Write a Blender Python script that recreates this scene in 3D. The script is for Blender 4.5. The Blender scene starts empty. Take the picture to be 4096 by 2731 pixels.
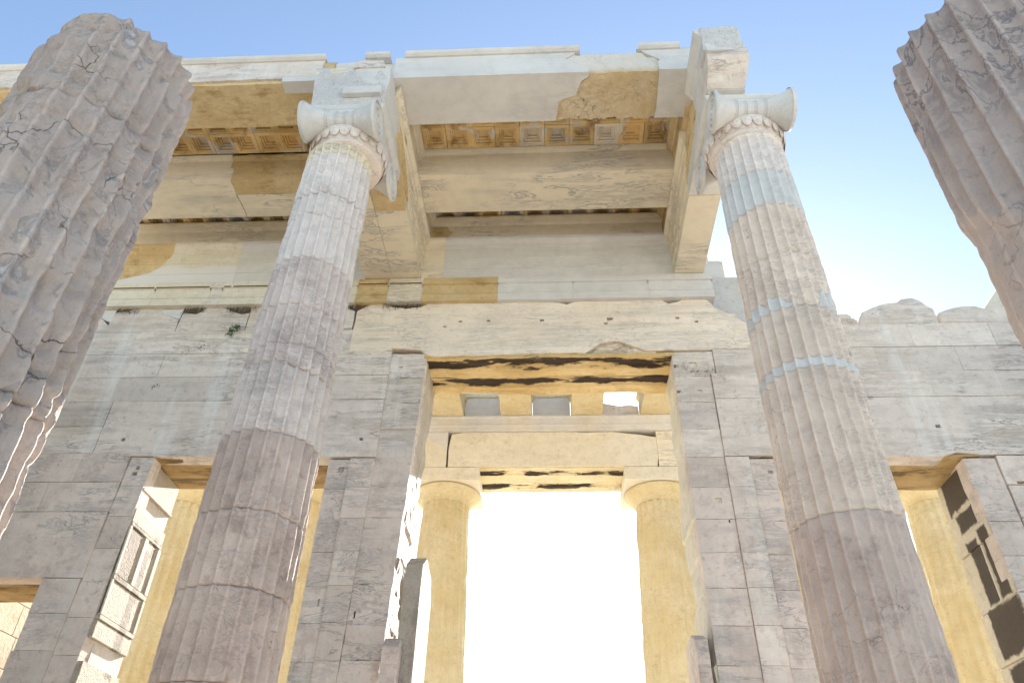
import bpy, bmesh, math, random
import numpy as np
from mathutils import Vector, Matrix

random.seed(7)
scene = bpy.context.scene
R = math.radians

# ------------------------------------------------------------------ camera, sky, sun, exposure
YAW, PITCH, ROLL = R(-3.749), R(37.174), R(1.489)
fw = Vector((math.sin(YAW)*math.cos(PITCH), math.cos(YAW)*math.cos(PITCH), math.sin(PITCH)))
rt = Vector((math.cos(YAW), -math.sin(YAW), 0)); up = rt.cross(fw)
rx = math.cos(ROLL)*rt + math.sin(ROLL)*up
uy = -math.sin(ROLL)*rt + math.cos(ROLL)*up
cam = bpy.data.cameras.new('camera'); camo = bpy.data.objects.new('camera', cam)
scene.collection.objects.link(camo)
M = Matrix((rx, uy, -fw)).transposed().to_4x4(); M.translation = Vector((0, 0, 1.6))
camo.matrix_world = M
cam.sensor_width = 36; cam.lens = 36*2958/4096; cam.clip_start = .05; cam.clip_end = 3000
scene.camera = camo

SUN_EL, SUN_AZ = R(23.7), R(9.0)          # azimuth measured from +Y towards +X
world = bpy.data.worlds.new('World'); scene.world = world; world.use_nodes = True
wn = world.node_tree.nodes; wl = world.node_tree.links
sky = wn.new('ShaderNodeTexSky'); sky.sky_type = 'NISHITA'; sky.sun_disc = False
sky.sun_elevation = SUN_EL; sky.sun_rotation = SUN_AZ
sky.air_density = 1.0; sky.dust_density = 0.6; sky.ozone_density = 1.0; sky.altitude = 150
tint = wn.new('ShaderNodeMix'); tint.data_type = 'RGBA'; tint.blend_type = 'MULTIPLY'; tint.inputs[0].default_value = 1
tint.inputs[7].default_value = (1.0, 1.01, 1.0, 1)
hs = wn.new('ShaderNodeHueSaturation'); hs.inputs['Saturation'].default_value = 1.0; wl.new(sky.outputs[0], hs.inputs['Color']); wl.new(hs.outputs[0], tint.inputs[6]); wl.new(tint.outputs[2], wn['Background'].inputs[0]); wn['Background'].inputs[1].default_value = 0.096
sun = bpy.data.lights.new('sun', 'SUN'); sun.energy = 5.0; sun.angle = R(.5); sun.color = (1, .95, .87)
suno = bpy.data.objects.new('sun', sun); scene.collection.objects.link(suno)
sd = Vector((math.sin(SUN_AZ)*math.cos(SUN_EL), math.cos(SUN_AZ)*math.cos(SUN_EL), math.sin(SUN_EL)))
suno.rotation_euler = sd.to_track_quat('Z', 'Y').to_euler(); suno.location = sd*200
scene.view_settings.view_transform = 'Standard'; scene.view_settings.look = 'None'
scene.view_settings.exposure = 1.75; scene.view_settings.gamma = 1.0
scene.cycles.max_bounces = 8; scene.cycles.diffuse_bounces = 5
scene.cycles.use_denoising = True

# ------------------------------------------------------------------ noise
def _hash(i, j, k, s):
    n = (i*374761393 + j*668265263 + k*1274126177 + s*974634777) & 0xffffffff
    n = ((n ^ (n >> 13))*1274126177) & 0xffffffff
    n = ((n ^ (n >> 16))*2246822519) & 0xffffffff
    return (n & 0xffff)/32767.5 - 1.0

def vnoise(P, s=0):
    P = np.asarray(P, float); f = np.floor(P).astype(np.int64); t = P-f; t = t*t*(3-2*t)
    out = 0
    for a in (0, 1):
        wx = t[..., 0] if a else 1-t[..., 0]
        for b in (0, 1):
            wy = t[..., 1] if b else 1-t[..., 1]
            for c in (0, 1):
                wz = t[..., 2] if c else 1-t[..., 2]
                out = out + wx*wy*wz*_hash(f[..., 0]+a, f[..., 1]+b, f[..., 2]+c, s)
    return out

def fbm(P, s=0, o=4):
    P = np.asarray(P, float); v = 0; a = .55
    for i in range(o):
        v = v + a*vnoise(P*(2.03**i), s+17*i); a *= .5
    return v

def n1(x, s=0, o=3):
    x = np.asarray(x, float); z = np.zeros_like(x)
    return fbm(np.stack([x, z+.37*s, z+1.7], -1), s, o)

# ------------------------------------------------------------------ materials
def mix(nt, f, a, b, mode='MIX'):
    m = nt.nodes.new('ShaderNodeMix'); m.data_type = 'RGBA'; m.blend_type = mode
    for sock, v in ((m.inputs[0], f), (m.inputs[6], a), (m.inputs[7], b)):
        if hasattr(v, 'is_linked'): nt.links.new(v, sock)
        else: sock.default_value = v if not isinstance(v, tuple) else (*v, 1)[:4]
    return m.outputs[2]

def math_(nt, op, a, b=0.0, clamp=False):
    m = nt.nodes.new('ShaderNodeMath'); m.operation = op; m.use_clamp = clamp
    for sock, v in zip(m.inputs, (a, b)):
        if hasattr(v, 'is_linked'): nt.links.new(v, sock)
        else: sock.default_value = v
    return m.outputs[0]

def noise(nt, co, scale, detail=5, rough=.55, sc=(1, 1, 1), loc=(0, 0, 0), rot=(0, 0, 0), dist=0.0):
    mp = nt.nodes.new('ShaderNodeMapping'); mp.inputs['Scale'].default_value = sc
    mp.inputs['Location'].default_value = loc; mp.inputs['Rotation'].default_value = rot
    nt.links.new(co, mp.inputs[0])
    n = nt.nodes.new('ShaderNodeTexNoise'); n.inputs['Scale'].default_value = scale
    n.inputs['Detail'].default_value = detail; n.inputs['Roughness'].default_value = rough
    n.inputs['Distortion'].default_value = dist
    nt.links.new(mp.outputs[0], n.inputs['Vector'])
    return n.outputs['Fac']

def ramp(nt, f, lo, hi, inv=False):
    m = nt.nodes.new('ShaderNodeMapRange'); m.interpolation_type = 'SMOOTHSTEP'
    nt.links.new(f, m.inputs[0]); m.inputs[1].default_value = lo; m.inputs[2].default_value = hi
    m.inputs[3].default_value = 1.0 if inv else 0.0; m.inputs[4].default_value = 0.0 if inv else 1.0
    return m.outputs[0]

def band(nt, f, c, w):               # thin contour line of a noise: 1 on the line
    d = math_(nt, 'ABSOLUTE', math_(nt, 'SUBTRACT', f, c))
    return ramp(nt, d, 0.0, w, True)

MATS = {}
def stone(name, c1, c2, vein=.35, vdir=(1, 4, 7), vcol=(.30, .29, .29), crack=.3, crack_scale=2.0,
          stain=0.0, stcol=(.22, .15, .10), stsc=(1, 1, 1), stscale=1.5, stlo=.52, patch=0.0, pcol=(.8, .8, .8),
          bump=.35, bscale=14, rough=.75, grain=.12, seed=0.0, speck=.55, wash=0.0, pscale=4.5, plo=.60, pw=.12, pits=.0, ochre=(.50, .33, .12), custom=None):
    m = bpy.data.materials.new(name); m.use_nodes = True; nt = m.node_tree
    bs = nt.nodes['Principled BSDF']; bs.inputs['Roughness'].default_value = rough
    bs.inputs['Specular IOR Level'].default_value = .25
    tc = nt.nodes.new('ShaderNodeNewGeometry'); co = tc.outputs['Position']
    L = (seed*3.1, seed*1.7, seed*2.3)
    at = nt.nodes.new('ShaderNodeAttribute'); at.attribute_name = 'tone'
    sep = nt.nodes.new('ShaderNodeSeparateColor'); nt.links.new(at.outputs['Color'], sep.inputs[0])
    base = mix(nt, ramp(nt, noise(nt, co, .9, 7, .6, loc=L), .35, .65), c1, c2)
    # broad cloudy tone and fine grain
    base = mix(nt, math_(nt, 'MULTIPLY', ramp(nt, noise(nt, co, 5, 6, .65, loc=L), .4, .75), .35), base,
               tuple(.72*(a+b)/2 for a, b in zip(c1, c2)))
    g = math_(nt, 'ADD', math_(nt, 'MULTIPLY', noise(nt, co, 60, 3, .7), grain*2), 1-grain)
    gm = nt.nodes.new('ShaderNodeCombineColor')
    for i in range(3): nt.links.new(g, gm.inputs[i])
    base = mix(nt, 1.0, base, gm.outputs[0], 'MULTIPLY')
    sp1 = noise(nt, co, 11, 9, .72, loc=(L[0]+1, L[1]+6, L[2]), dist=.4)
    av = tuple((a+b)/2 for a, b in zip(c1, c2))
    base = mix(nt, math_(nt, 'MULTIPLY', ramp(nt, sp1, .54, .70), speck), base, tuple(x*k for x, k in zip(av, (.58, .52, .50))))
    base = mix(nt, math_(nt, 'MULTIPLY', ramp(nt, sp1, .30, .45, True), speck*.8), base, tuple(min(.85, 1.22*x+.03) for x in av))
    height = math_(nt, 'ADD', noise(nt, co, bscale, 8, .65, loc=L), math_(nt, 'MULTIPLY', noise(nt, co, bscale*3.5, 6, .7, loc=L), .35))
    if vein > 0:
        vn = noise(nt, co, 1.0, 6, .6, sc=vdir, loc=L, dist=.6)
        msk = ramp(nt, noise(nt, co, .8, 3, .5, loc=(L[0]+5, L[1], L[2])), .42, .62)
        v = math_(nt, 'MAXIMUM', band(nt, vn, .5, .025), math_(nt, 'MULTIPLY', band(nt, vn, .58, .06), .55))
        v = math_(nt, 'MULTIPLY', v, msk)
        base = mix(nt, math_(nt, 'MULTIPLY', v, vein), base, vcol)
        vb = ramp(nt, noise(nt, co, .7, 5, .55, sc=vdir, loc=(L[0]+9, L[1], L[2])), .5, .8)
        base = mix(nt, math_(nt, 'MULTIPLY', vb, vein*.5), base, tuple(.75*x for x in vcol[:3]))
    if wash > 0:
        ws = ramp(nt, noise(nt, co, 1.0, 5, .6, sc=(3.2, 3.2, .22), loc=L), .5, .72)
        base = mix(nt, math_(nt, 'MULTIPLY', ws, wash), base, tuple(min(.8, 1.25*x+.05) for x in av))
    if stain > 0:
        st = ramp(nt, noise(nt, co, stscale, 9, .68, sc=stsc, loc=(L[0]+2, L[1]+4, L[2])), stlo, stlo+.14)
        base = mix(nt, math_(nt, 'MULTIPLY', st, stain), base, stcol)
    if patch > 0:
        pt = ramp(nt, noise(nt, co, pscale, 9, .66, loc=(L[0]+7, L[1]+1, L[2]), dist=.8), plo, plo+pw)
        base = mix(nt, math_(nt, 'MULTIPLY', pt, patch), base, pcol)
        height = math_(nt, 'SUBTRACT', height, math_(nt, 'MULTIPLY', pt, .35))
    # painted-in attributes: G ochre crust, B pale new stone, R tone shift
    base = mix(nt, sep.outputs[1], base, mix(nt, noise(nt, co, 4, 7, .65), ochre, tuple(x*.62 for x in ochre)))
    base = mix(nt, sep.outputs[2], base, (.70, .685, .655))
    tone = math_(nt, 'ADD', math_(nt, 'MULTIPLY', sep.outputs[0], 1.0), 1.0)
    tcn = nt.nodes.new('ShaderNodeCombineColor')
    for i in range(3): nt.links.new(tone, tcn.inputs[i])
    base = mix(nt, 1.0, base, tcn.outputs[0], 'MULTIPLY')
    if crack > 0:
        wv = nt.nodes.new('ShaderNodeTexNoise'); wv.inputs['Scale'].default_value = 3.0; wv.inputs['Detail'].default_value = 5
        nt.links.new(co, wv.inputs['Vector'])
        va = nt.nodes.new('ShaderNodeVectorMath'); va.operation = 'MULTIPLY_ADD'
        nt.links.new(wv.outputs['Color'], va.inputs[0]); va.inputs[1].default_value = (.5, .5, .5)
        nt.links.new(co, va.inputs[2])
        vo = nt.nodes.new('ShaderNodeTexVoronoi'); vo.feature = 'DISTANCE_TO_EDGE'; vo.inputs['Scale'].default_value = crack_scale
        nt.links.new(va.outputs[0], vo.inputs['Vector'])
        ck = ramp(nt, vo.outputs['Distance'], 0.0, .007*crack_scale**.5, True)
        cm = ramp(nt, noise(nt, co, 1.4, 4, .55, loc=(L[0]+3, L[1]+3, L[2]+8)), .5, .62)
        ck = math_(nt, 'MULTIPLY', ck, cm)
        base = mix(nt, math_(nt, 'MULTIPLY', ck, min(1, crack)), base, (.19, .15, .125))
        height = math_(nt, 'SUBTRACT', height, math_(nt, 'MULTIPLY', ck, .8))
    if pits > 0:
        vo2 = nt.nodes.new('ShaderNodeTexVoronoi'); vo2.inputs['Scale'].default_value = 26; nt.links.new(co, vo2.inputs['Vector'])
        pk = ramp(nt, vo2.outputs['Distance'], .1, .35, True)
        height = math_(nt, 'SUBTRACT', height, math_(nt, 'MULTIPLY', pk, pits))
    if custom: base = custom(nt, co, base)
    nt.links.new(base, bs.inputs['Base Color'])
    b = nt.nodes.new('ShaderNodeBump'); b.inputs['Strength'].default_value = bump; b.inputs['Distance'].default_value = .03
    nt.links.new(height, b.inputs['Height']); nt.links.new(b.outputs[0], bs.inputs['Normal'])
    MATS[name] = m; return m

def flat(name, col, rough=.7, metal=0):
    m = bpy.data.materials.new(name); m.use_nodes = True; nt = m.node_tree; bs = nt.nodes['Principled BSDF']
    tc = nt.nodes.new('ShaderNodeTexCoord')
    nt.links.new(mix(nt, noise(nt, tc.outputs['Object'], 8, 4), col, tuple(x*.6 for x in col)), bs.inputs['Base Color'])
    bs.inputs['Roughness'].default_value = rough; bs.inputs['Metallic'].default_value = metal
    MATS[name] = m; return m

def soot(stripes, lo, axis=1):
    # black crust in ragged stripes on an underside; stripes = [(centre, half width)] along a world axis
    def f(nt, co, base):
        sp = nt.nodes.new('ShaderNodeSeparateXYZ'); nt.links.new(co, sp.inputs[0])
        n = noise(nt, co, 1.0, 8, .62, sc=(1.3, 5, 5) if axis == 1 else (5, 5, 1.3))
        tot = None
        for c, w in stripes:
            d = math_(nt, 'ABSOLUTE', math_(nt, 'SUBTRACT', sp.outputs[axis], c))
            d = math_(nt, 'DIVIDE', d, w)
            v = math_(nt, 'SUBTRACT', math_(nt, 'MULTIPLY', math_(nt, 'SUBTRACT', n, lo), 5.0), math_(nt, 'MULTIPLY', math_(nt, 'MULTIPLY', d, d), 1.0))
            v = ramp(nt, v, -.25, .15)
            tot = v if tot is None else math_(nt, 'MAXIMUM', tot, v)
        return mix(nt, tot, base, (.045, .030, .018))
    return f

def panels(rects, col, edge=.05, amp=.10, sc=9.0):
    # dark crust inside rectangles of the Y-Z plane, with ragged borders
    def f(nt, co, base):
        sp = nt.nodes.new('ShaderNodeSeparateXYZ'); nt.links.new(co, sp.inputs[0]); y, z = sp.outputs[1], sp.outputs[2]
        n = math_(nt, 'MULTIPLY', math_(nt, 'SUBTRACT', noise(nt, co, sc, 7, .65), .5), amp*2.4)
        tot = None
        for (y0, y1, z0, z1) in rects:
            a = math_(nt, 'MINIMUM', math_(nt, 'SUBTRACT', y, y0), math_(nt, 'SUBTRACT', y1, y))
            b = math_(nt, 'MINIMUM', math_(nt, 'SUBTRACT', z, z0), math_(nt, 'SUBTRACT', z1, z))
            v = ramp(nt, math_(nt, 'ADD', math_(nt, 'MINIMUM', a, b), n), -edge*.4, edge*.6)
            tot = v if tot is None else math_(nt, 'MAXIMUM', tot, v)
        dk = mix(nt, noise(nt, co, 3.5, 6, .6), col, tuple(min(1, 2.6*c) for c in col))
        return mix(nt, math_(nt, 'MULTIPLY', tot, .93), base, dk)
    return f

stone('new_marble', (0.688, 0.670, 0.626), (0.636, 0.619, 0.577), vein=.28, vdir=(1.2, 5, 9), crack=.0, bump=.06, speck=.10, grain=.04)
stone('new_marble_beam', (0.806, 0.720, 0.552), (0.762, 0.678, 0.518), vein=.75, vdir=(.8, 4, 6), crack=.12, bump=.07, speck=.10, grain=.05, seed=4)
stone('rough_white', (0.717, 0.691, 0.649), (0.663, 0.642, 0.602), vein=.1, crack=0, bump=.9, bscale=30, pits=.5, grain=.1)
stone('wall_marble', (0.765, 0.682, 0.597), (0.686, 0.607, 0.520), wash=.55, speck=.65, vein=.85, vdir=(.8, 4, 6.5), vcol=(.27, .245, .23), crack=.4, crack_scale=1.6, bump=.35,
      stain=.38, stcol=(.46, .37, .28), stsc=(.45, 1, 2.4), stscale=2.0, stlo=.50)
stone('wall_lower', (0.764, 0.659, 0.566), (0.676, 0.574, 0.490), wash=.3, speck=.65, vein=.8, vdir=(1.2, 4, 5), crack=.5, crack_scale=1.8, bump=.35,
      stain=.45, stcol=(.43, .33, .275), stscale=2.6, stlo=.52, seed=2)
stone('patina', (0.701, 0.557, 0.323), (0.587, 0.432, 0.212), vein=.22, vdir=(1.5, 3, 3), vcol=(.25, .16, .07), crack=.4, bump=.4,
      speck=.7, stain=.7, stcol=(.34, .22, .08), stsc=(.7, 1.6, 1.6), stscale=2.0, stlo=.53, seed=3)
stone('eroded', (0.665, 0.554, 0.376), (0.605, 0.464, 0.257), vein=.2, crack=1.0, crack_scale=4.5, bump=.9, bscale=9,
      stain=.4, stcol=(.45, .29, .10), stscale=2.5, seed=5)
stone('coffer', (0.805, 0.609, 0.308), (0.644, 0.437, 0.176), pscale=1.7, plo=.53, pw=.03, vein=.2, crack=.4, crack_scale=4, bump=.35,
      stain=.65, stcol=(.22, .10, .03), stscale=2.1, stlo=.52, patch=.95, pcol=(.62, .575, .49), seed=6)
stone('drum_white', (0.795, 0.716, 0.643), (0.724, 0.639, 0.564), vein=.45, vdir=(4, 4, 9), vcol=(.34, .31, .31), crack=.4, bump=.3,
      stain=.2, stcol=(.50, .36, .22), stscale=2.5, stlo=.58, seed=7)
stone('drum_pink', (0.724, 0.621, 0.542), (0.651, 0.546, 0.474), vein=.55, vdir=(3, 3, 8), vcol=(.24, .20, .20), crack=.5, bump=.4,
      stain=.35, stcol=(.33, .26, .245), stscale=3, stlo=.54, seed=8)
stone('drum_brown', (0.665, 0.544, 0.455), (0.556, 0.439, 0.365), vein=.35, vdir=(3, 3, 4), vcol=(.2, .15, .14), crack=.7, crack_scale=2.6, bump=.5,
      stain=.6, stcol=(.34, .255, .22), stscale=3.6, stlo=.52, patch=.4, pcol=(.70, .66, .63), seed=9)
stone('drum_tan', (0.821, 0.690, 0.560), (0.740, 0.606, 0.486), vein=.5, vdir=(3, 3, 9), vcol=(.28, .23, .22), crack=.5, bump=.4,
      stain=.3, stcol=(.42, .32, .27), stscale=2.6, stlo=.55, seed=10)
stone('drum_cream', (0.754, 0.658, 0.573), (0.684, 0.587, 0.509), vein=.6, vdir=(3, 3, 9), vcol=(.27, .24, .24), crack=.5, bump=.4,
      stain=.3, stcol=(.45, .34, .25), stscale=3, stlo=.56, seed=24)
stone('drum_worn', (0.579, 0.480, 0.411), (0.503, 0.408, 0.345), plo=.56, vein=.5, vdir=(3, 3, 3), vcol=(.22, .20, .20), crack=.45, crack_scale=2.2, bump=1.0, bscale=6,
      stain=.5, stcol=(.46, .33, .22), stscale=3.4, stlo=.54, patch=.75, pcol=(.60, .57, .56), seed=11)
stone('drum_flow', (0.569, 0.469, 0.406), (0.500, 0.407, 0.351), vein=.8, vdir=(3, 3, 2.0), vcol=(.20, .17, .18), crack=.4, crack_scale=2.0, bump=.5,
      stain=.3, stcol=(.36, .27, .24), stscale=2.5, stlo=.58, patch=.3, pcol=(.68, .66, .66), seed=12)
stone('east_marble', (.68, .60, .40), (.62, .52, .30), vein=.35, vdir=(1.5, 3, 4), vcol=(.42, .30, .12), crack=.5, crack_scale=2.4, bump=.35,
      stain=.3, stcol=(.50, .33, .10), stscale=2.0, stlo=.56, seed=13)
stone('east_pale', (.74, .70, .58), (.70, .64, .50), vein=.3, vdir=(1.2, 3, 6), vcol=(.5, .40, .27), crack=.3, bump=.25,
      stain=.2, stcol=(.55, .40, .2), stscale=2.2, stlo=.58, seed=14)
stone('lintel_centre', (0.840, 0.747, 0.610), (0.800, 0.683, 0.540), vein=.6, vdir=(.7, 4, 9), crack=.45, crack_scale=1.5, bump=.45, seed=15,
      stain=.35, stcol=(.52, .40, .26), stsc=(.6, 1, 3), stscale=1.8, stlo=.55)
stone('soffit_centre', (.74, .57, .29), (.62, .44, .18), vein=.5, vdir=(.8, 5, 5), vcol=(.3, .2, .07), crack=.3, bump=.7, bscale=8, seed=16,
      stain=.4, stcol=(.38, .25, .09), stsc=(.6, 3, 3), stscale=2, custom=soot([(10.44, .17), (10.98, .13)], .42))
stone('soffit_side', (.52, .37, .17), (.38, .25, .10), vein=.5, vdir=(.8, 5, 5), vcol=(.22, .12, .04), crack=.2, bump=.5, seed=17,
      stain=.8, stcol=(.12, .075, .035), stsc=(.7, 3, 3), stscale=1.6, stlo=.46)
stone('soffit_east', (.72, .64, .42), (.66, .55, .30), vein=.4, vdir=(.8, 5, 5), crack=.3, bump=.4, seed=18,
      stain=.3, stcol=(.45, .33, .12), stscale=2, custom=soot([(16.95, .16), (17.7, .16)], .46))
stone('jamb', (0.558, 0.495, 0.405), (0.495, 0.432, 0.342), vein=.2, crack=.3, bump=.9, bscale=30, pits=.4, seed=19,
      stain=.75, stcol=(.28, .235, .19), stsc=(1, 2.5, .55), stscale=1.3, stlo=.52)
stone('jamb_side', (.52, .45, .355), (.46, .39, .30), vein=.2, crack=.3, bump=.9, bscale=30, pits=.4, seed=19,
      custom=panels([(10.28, 10.44, 6.72, 7.2), (10.30, 11.16, 6.34, 6.58), (10.36, 10.70, 5.22, 6.12), (10.80, 11.00, 5.35, 5.8), (10.88, 11.09, 4.0, 5.9), (11.05, 11.2, 5.8, 6.2), (10.4, 11.1, 4.1, 4.36)], (.13, .105, .08)))
stone('jamb_soot', (.72, .65, .50), (.66, .58, .42), vein=.3, crack=.3, bump=.6, bscale=20, pits=.3, seed=23,
      custom=panels([(10.30, 11.20, 6.54, 7.1), (10.27, 11.12, 6.20, 6.50), (10.38, 10.64, 5.10, 6.10), (10.70, 11.02, 5.10, 6.02), (10.30, 11.14, 4.40, 5.06), (10.3, 11.12, 3.4, 4.3)], (.030, .020, .013), .05, .07, 4.5))
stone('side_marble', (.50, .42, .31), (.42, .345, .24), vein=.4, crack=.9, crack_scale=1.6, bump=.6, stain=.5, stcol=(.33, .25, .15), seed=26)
stone('jamb_dark', (.12, .085, .06), (.07, .048, .035), vein=0, crack=0, bump=.7, bscale=26, seed=20,
      stain=.5, stcol=(.26, .19, .13), stscale=2.4, stlo=.56, pits=.3)
stone('ground_stone', (.74, .67, .58), (.68, .60, .50), vein=.2, crack=.5, crack_scale=.8, bump=.3, seed=21)
stone('recess_shade', (.10, .065, .035), (.06, .04, .02), vein=0, crack=0, bump=.4, seed=22)  # near-black brown that paints in the shade of recesses and gaps
flat('wire', (.16, .12, .08), .5, .6); flat('leaf', (.06, .13, .03), .6); flat('stem', (.10, .09, .06)); flat('moss', (.035, .033, .03), .95)

# ------------------------------------------------------------------ object helpers
COL = scene.collection
def tag(o, label, cat, group=None, kind=None):
    if label: o['label'] = label
    if cat: o['category'] = cat
    if group: o['group'] = group
    if kind: o['kind'] = kind
    return o
def thing(name, loc, label, cat, group=None):
    o = bpy.data.objects.new(name, None); COL.objects.link(o); o.location = loc; o.empty_display_size = .2
    return tag(o, label, cat, group, 'thing')
def mesh_obj(name, V, F, mat, parent=None, tone=None, smooth=False, label=None, local=False):
    V = np.asarray(V, float)
    off = np.zeros(3)
    if parent is not None and not local:
        p = parent
        while p is not None: off += np.array(p.location); p = p.parent
    me = bpy.data.meshes.new(name); me.from_pydata((V-off).tolist(), [], [list(f) for f in F])
    if tone is not None:
        a = me.attributes.new('tone', 'FLOAT_COLOR', 'POINT')
        T = np.ones((len(V), 4)); T[:, :3] = tone; a.data.foreach_set('color', T.ravel())
    bm = bmesh.new(); bm.from_mesh(me); bmesh.ops.recalc_face_normals(bm, faces=bm.faces); bm.to_mesh(me); bm.free()
    if smooth: me.shade_smooth()
    me.materials.append(MATS[mat] if isinstance(mat, str) else mat)
    o = bpy.data.objects.new(name, me); COL.objects.link(o); o.parent = parent
    if label: o['label'] = label
    return o

class Geo:
    def __init__(s): s.V = []; s.F = []; s.T = []
    def add(s, V, F, tone=(0, 0, 0)):
        b = len(s.V); V = [tuple(v) for v in V]; s.V += V; s.F += [tuple(i+b for i in f) for f in F]
        if callable(tone): s.T += [tone(v) for v in V]
        else: s.T += [tone]*len(V)
    def box(s, x0, x1, y0, y1, z0, z1, tone=(0, 0, 0), c=.006):
        # chamfered box
        bm = bmesh.new(); bmesh.ops.create_cube(bm, size=1)
        for v in bm.verts:
            v.co = Vector(((x0+x1)/2+v.co.x*(x1-x0), (y0+y1)/2+v.co.y*(y1-y0), (z0+z1)/2+v.co.z*(z1-z0)))
        if c: bmesh.ops.bevel(bm, geom=bm.edges[:], offset=min(c, .3*min(x1-x0, y1-y0, z1-z0)), segments=1, affect='EDGES')
        bm.verts.index_update(); s.add([v.co[:] for v in bm.verts], [[v.index for v in f.verts] for f in bm.faces], tone); bm.free()
    def build(s, name, mat, parent=None, smooth=False, label=None):
        return mesh_obj(name, s.V, s.F, mat, parent, np.array(s.T), smooth, label)

def rough_outline(pts, step, amp, seed):
    out = []
    n = len(pts)
    for i in range(n):
        a = np.array(pts[i], float); b = np.array(pts[(i+1) % n], float); L = np.linalg.norm(b-a)
        k = max(1, int(L/step)); d = (b-a)/max(L, 1e-6); nn = np.array((-d[1], d[0]))
        for j in range(k):
            p = a+(b-a)*j/k
            if j: p = p+nn*amp*float(n1([L*j/k*7+i*13.1], seed)[0])
            out.append(p)
    return np.array(out)

def inset(P, d):
    n = len(P); Q = []
    area = .5*sum(P[i][0]*P[(i+1) % n][1]-P[(i+1) % n][0]*P[i][1] for i in range(n)); sg = 1 if area > 0 else -1
    for i in range(n):
        a, b, c = P[i-1], P[i], P[(i+1) % n]
        e1 = (b-a)/max(np.linalg.norm(b-a), 1e-6); e2 = (c-b)/max(np.linalg.norm(c-b), 1e-6)
        m = np.array((-(e1[1]+e2[1]), e1[0]+e2[0]))*sg; l = np.linalg.norm(m)
        m = m/l if l > 1e-6 else np.array((-e1[1], e1[0]))*sg
        Q.append(b+m*d/max(.5, l/2))
    return np.array(Q)

def slab(g, pts, y0, y1, tone=(0, 0, 0), gap=.0003, cham=.0028, holes=(), amp=0.0, step=.08, seed=0, axis='Y'):
    """polygon in the X-Z plane, front face at y0, extruded back to y1 (axis 'X': polygon in Y-Z, front at x=y0)"""
    P = rough_outline(pts, step, amp, seed) if amp else np.array(pts, float)
    P0 = inset(P, gap); P1 = inset(P, gap+cham); n = len(P); s = 1 if y1 > y0 else -1
    bm = bmesh.new()
    def vv(p, y): return bm.verts.new((p[0], y, p[1]) if axis == 'Y' else (y, p[0], p[1]))
    fr = [vv(p, y0) for p in P1]; md = [vv(p, y0+s*cham) for p in P0]; bk = [vv(p, y1) for p in P0]
    for i in range(n):
        j = (i+1) % n
        bm.faces.new((fr[i], md[i], md[j], fr[j])); bm.faces.new((md[i], bk[i], bk[j], md[j]))
    edges = [bm.edges.get((fr[i], fr[(i+1) % n])) for i in range(n)]
    for (hx, hz, hw, hh) in holes:
        q = [(hx-hw, hz-hh), (hx+hw, hz-hh), (hx+hw, hz+hh), (hx-hw, hz+hh)]
        a = [vv(p, y0) for p in q]; b = [vv(p, y0+s*.12) for p in q]
        for i in range(4):
            j = (i+1) % 4; e = bm.edges.new((a[i], a[j])); edges.append(e); bm.faces.new((a[i], a[j], b[j], b[i]))
        bm.faces.new(b)
    bmesh.ops.triangle_fill(bm, edges=edges, use_beauty=True)
    eb = [bm.edges.get((bk[i], bk[(i+1) % n])) for i in range(n)]
    bmesh.ops.triangle_fill(bm, edges=eb, use_beauty=True)
    bm.verts.index_update()
    g.add([v.co[:] for v in bm.verts], [[v.index for v in f.verts] for f in bm.faces], tone); bm.free()

def rect(x0, x1, z0, z1): return [(x0, z0), (x1, z0), (x1, z1), (x0, z1)]

def resample(prof, step):
    out = []; n = len(prof)
    for i in range(n):
        a = np.array(prof[i], float); b = np.array(prof[(i+1) % n], float); k = max(1, int(np.linalg.norm(b-a)/step))
        out += [a+(b-a)*j/k for j in range(k)]
    return np.array(out)

def prism(prof, axis, lo, hi, name, mat, parent, nseg=1, step=.1, disp=0.0, dsc=3.0, seed=0, tonefn=None, label=None, smooth=False):
    """closed profile (a, z) swept along an axis; lo / hi are numbers or functions of (a, z): ragged ends"""
    Pf = resample(prof, step); n = len(Pf)
    ctr = Pf.mean(0)
    L = np.array([lo(*p) if callable(lo) else lo for p in Pf]); H = np.array([hi(*p) if callable(hi) else hi for p in Pf])
    V = []; F = []
    for k in range(nseg+1):
        t = k/nseg
        for i in range(n):
            u = L[i]+(H[i]-L[i])*t; a, z = Pf[i]
            V.append((u, a, z) if axis == 'X' else (a, u, z))
    V = np.array(V)
    if disp:
        d = fbm(V*dsc, seed, 4)*disp
        c = np.array((0, ctr[0], ctr[1])) if axis == 'X' else np.array((ctr[0], 0, ctr[1]))
        w = V-c; w[:, 0 if axis == 'X' else 1] = 0; w /= np.maximum(np.linalg.norm(w, axis=1), 1e-6)[:, None]
        V = V-w*np.abs(d)[:, None]
    for k in range(nseg):
        for i in range(n):
            j = (i+1) % n
            F.append((k*n+i, k*n+j, (k+1)*n+j, (k+1)*n+i))
    b = len(V)
    V = np.vstack([V, V[:n].mean(0), V[-n:].mean(0)])
    for i in range(n):
        j = (i+1) % n; F.append((b, j, i)); F.append((b+1, nseg*n+i, nseg*n+j))
    T = np.array([tonefn(v) for v in V]) if tonefn else np.zeros((len(V), 3))
    return mesh_obj(name, V, F, mat, parent, T, smooth, label)

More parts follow.
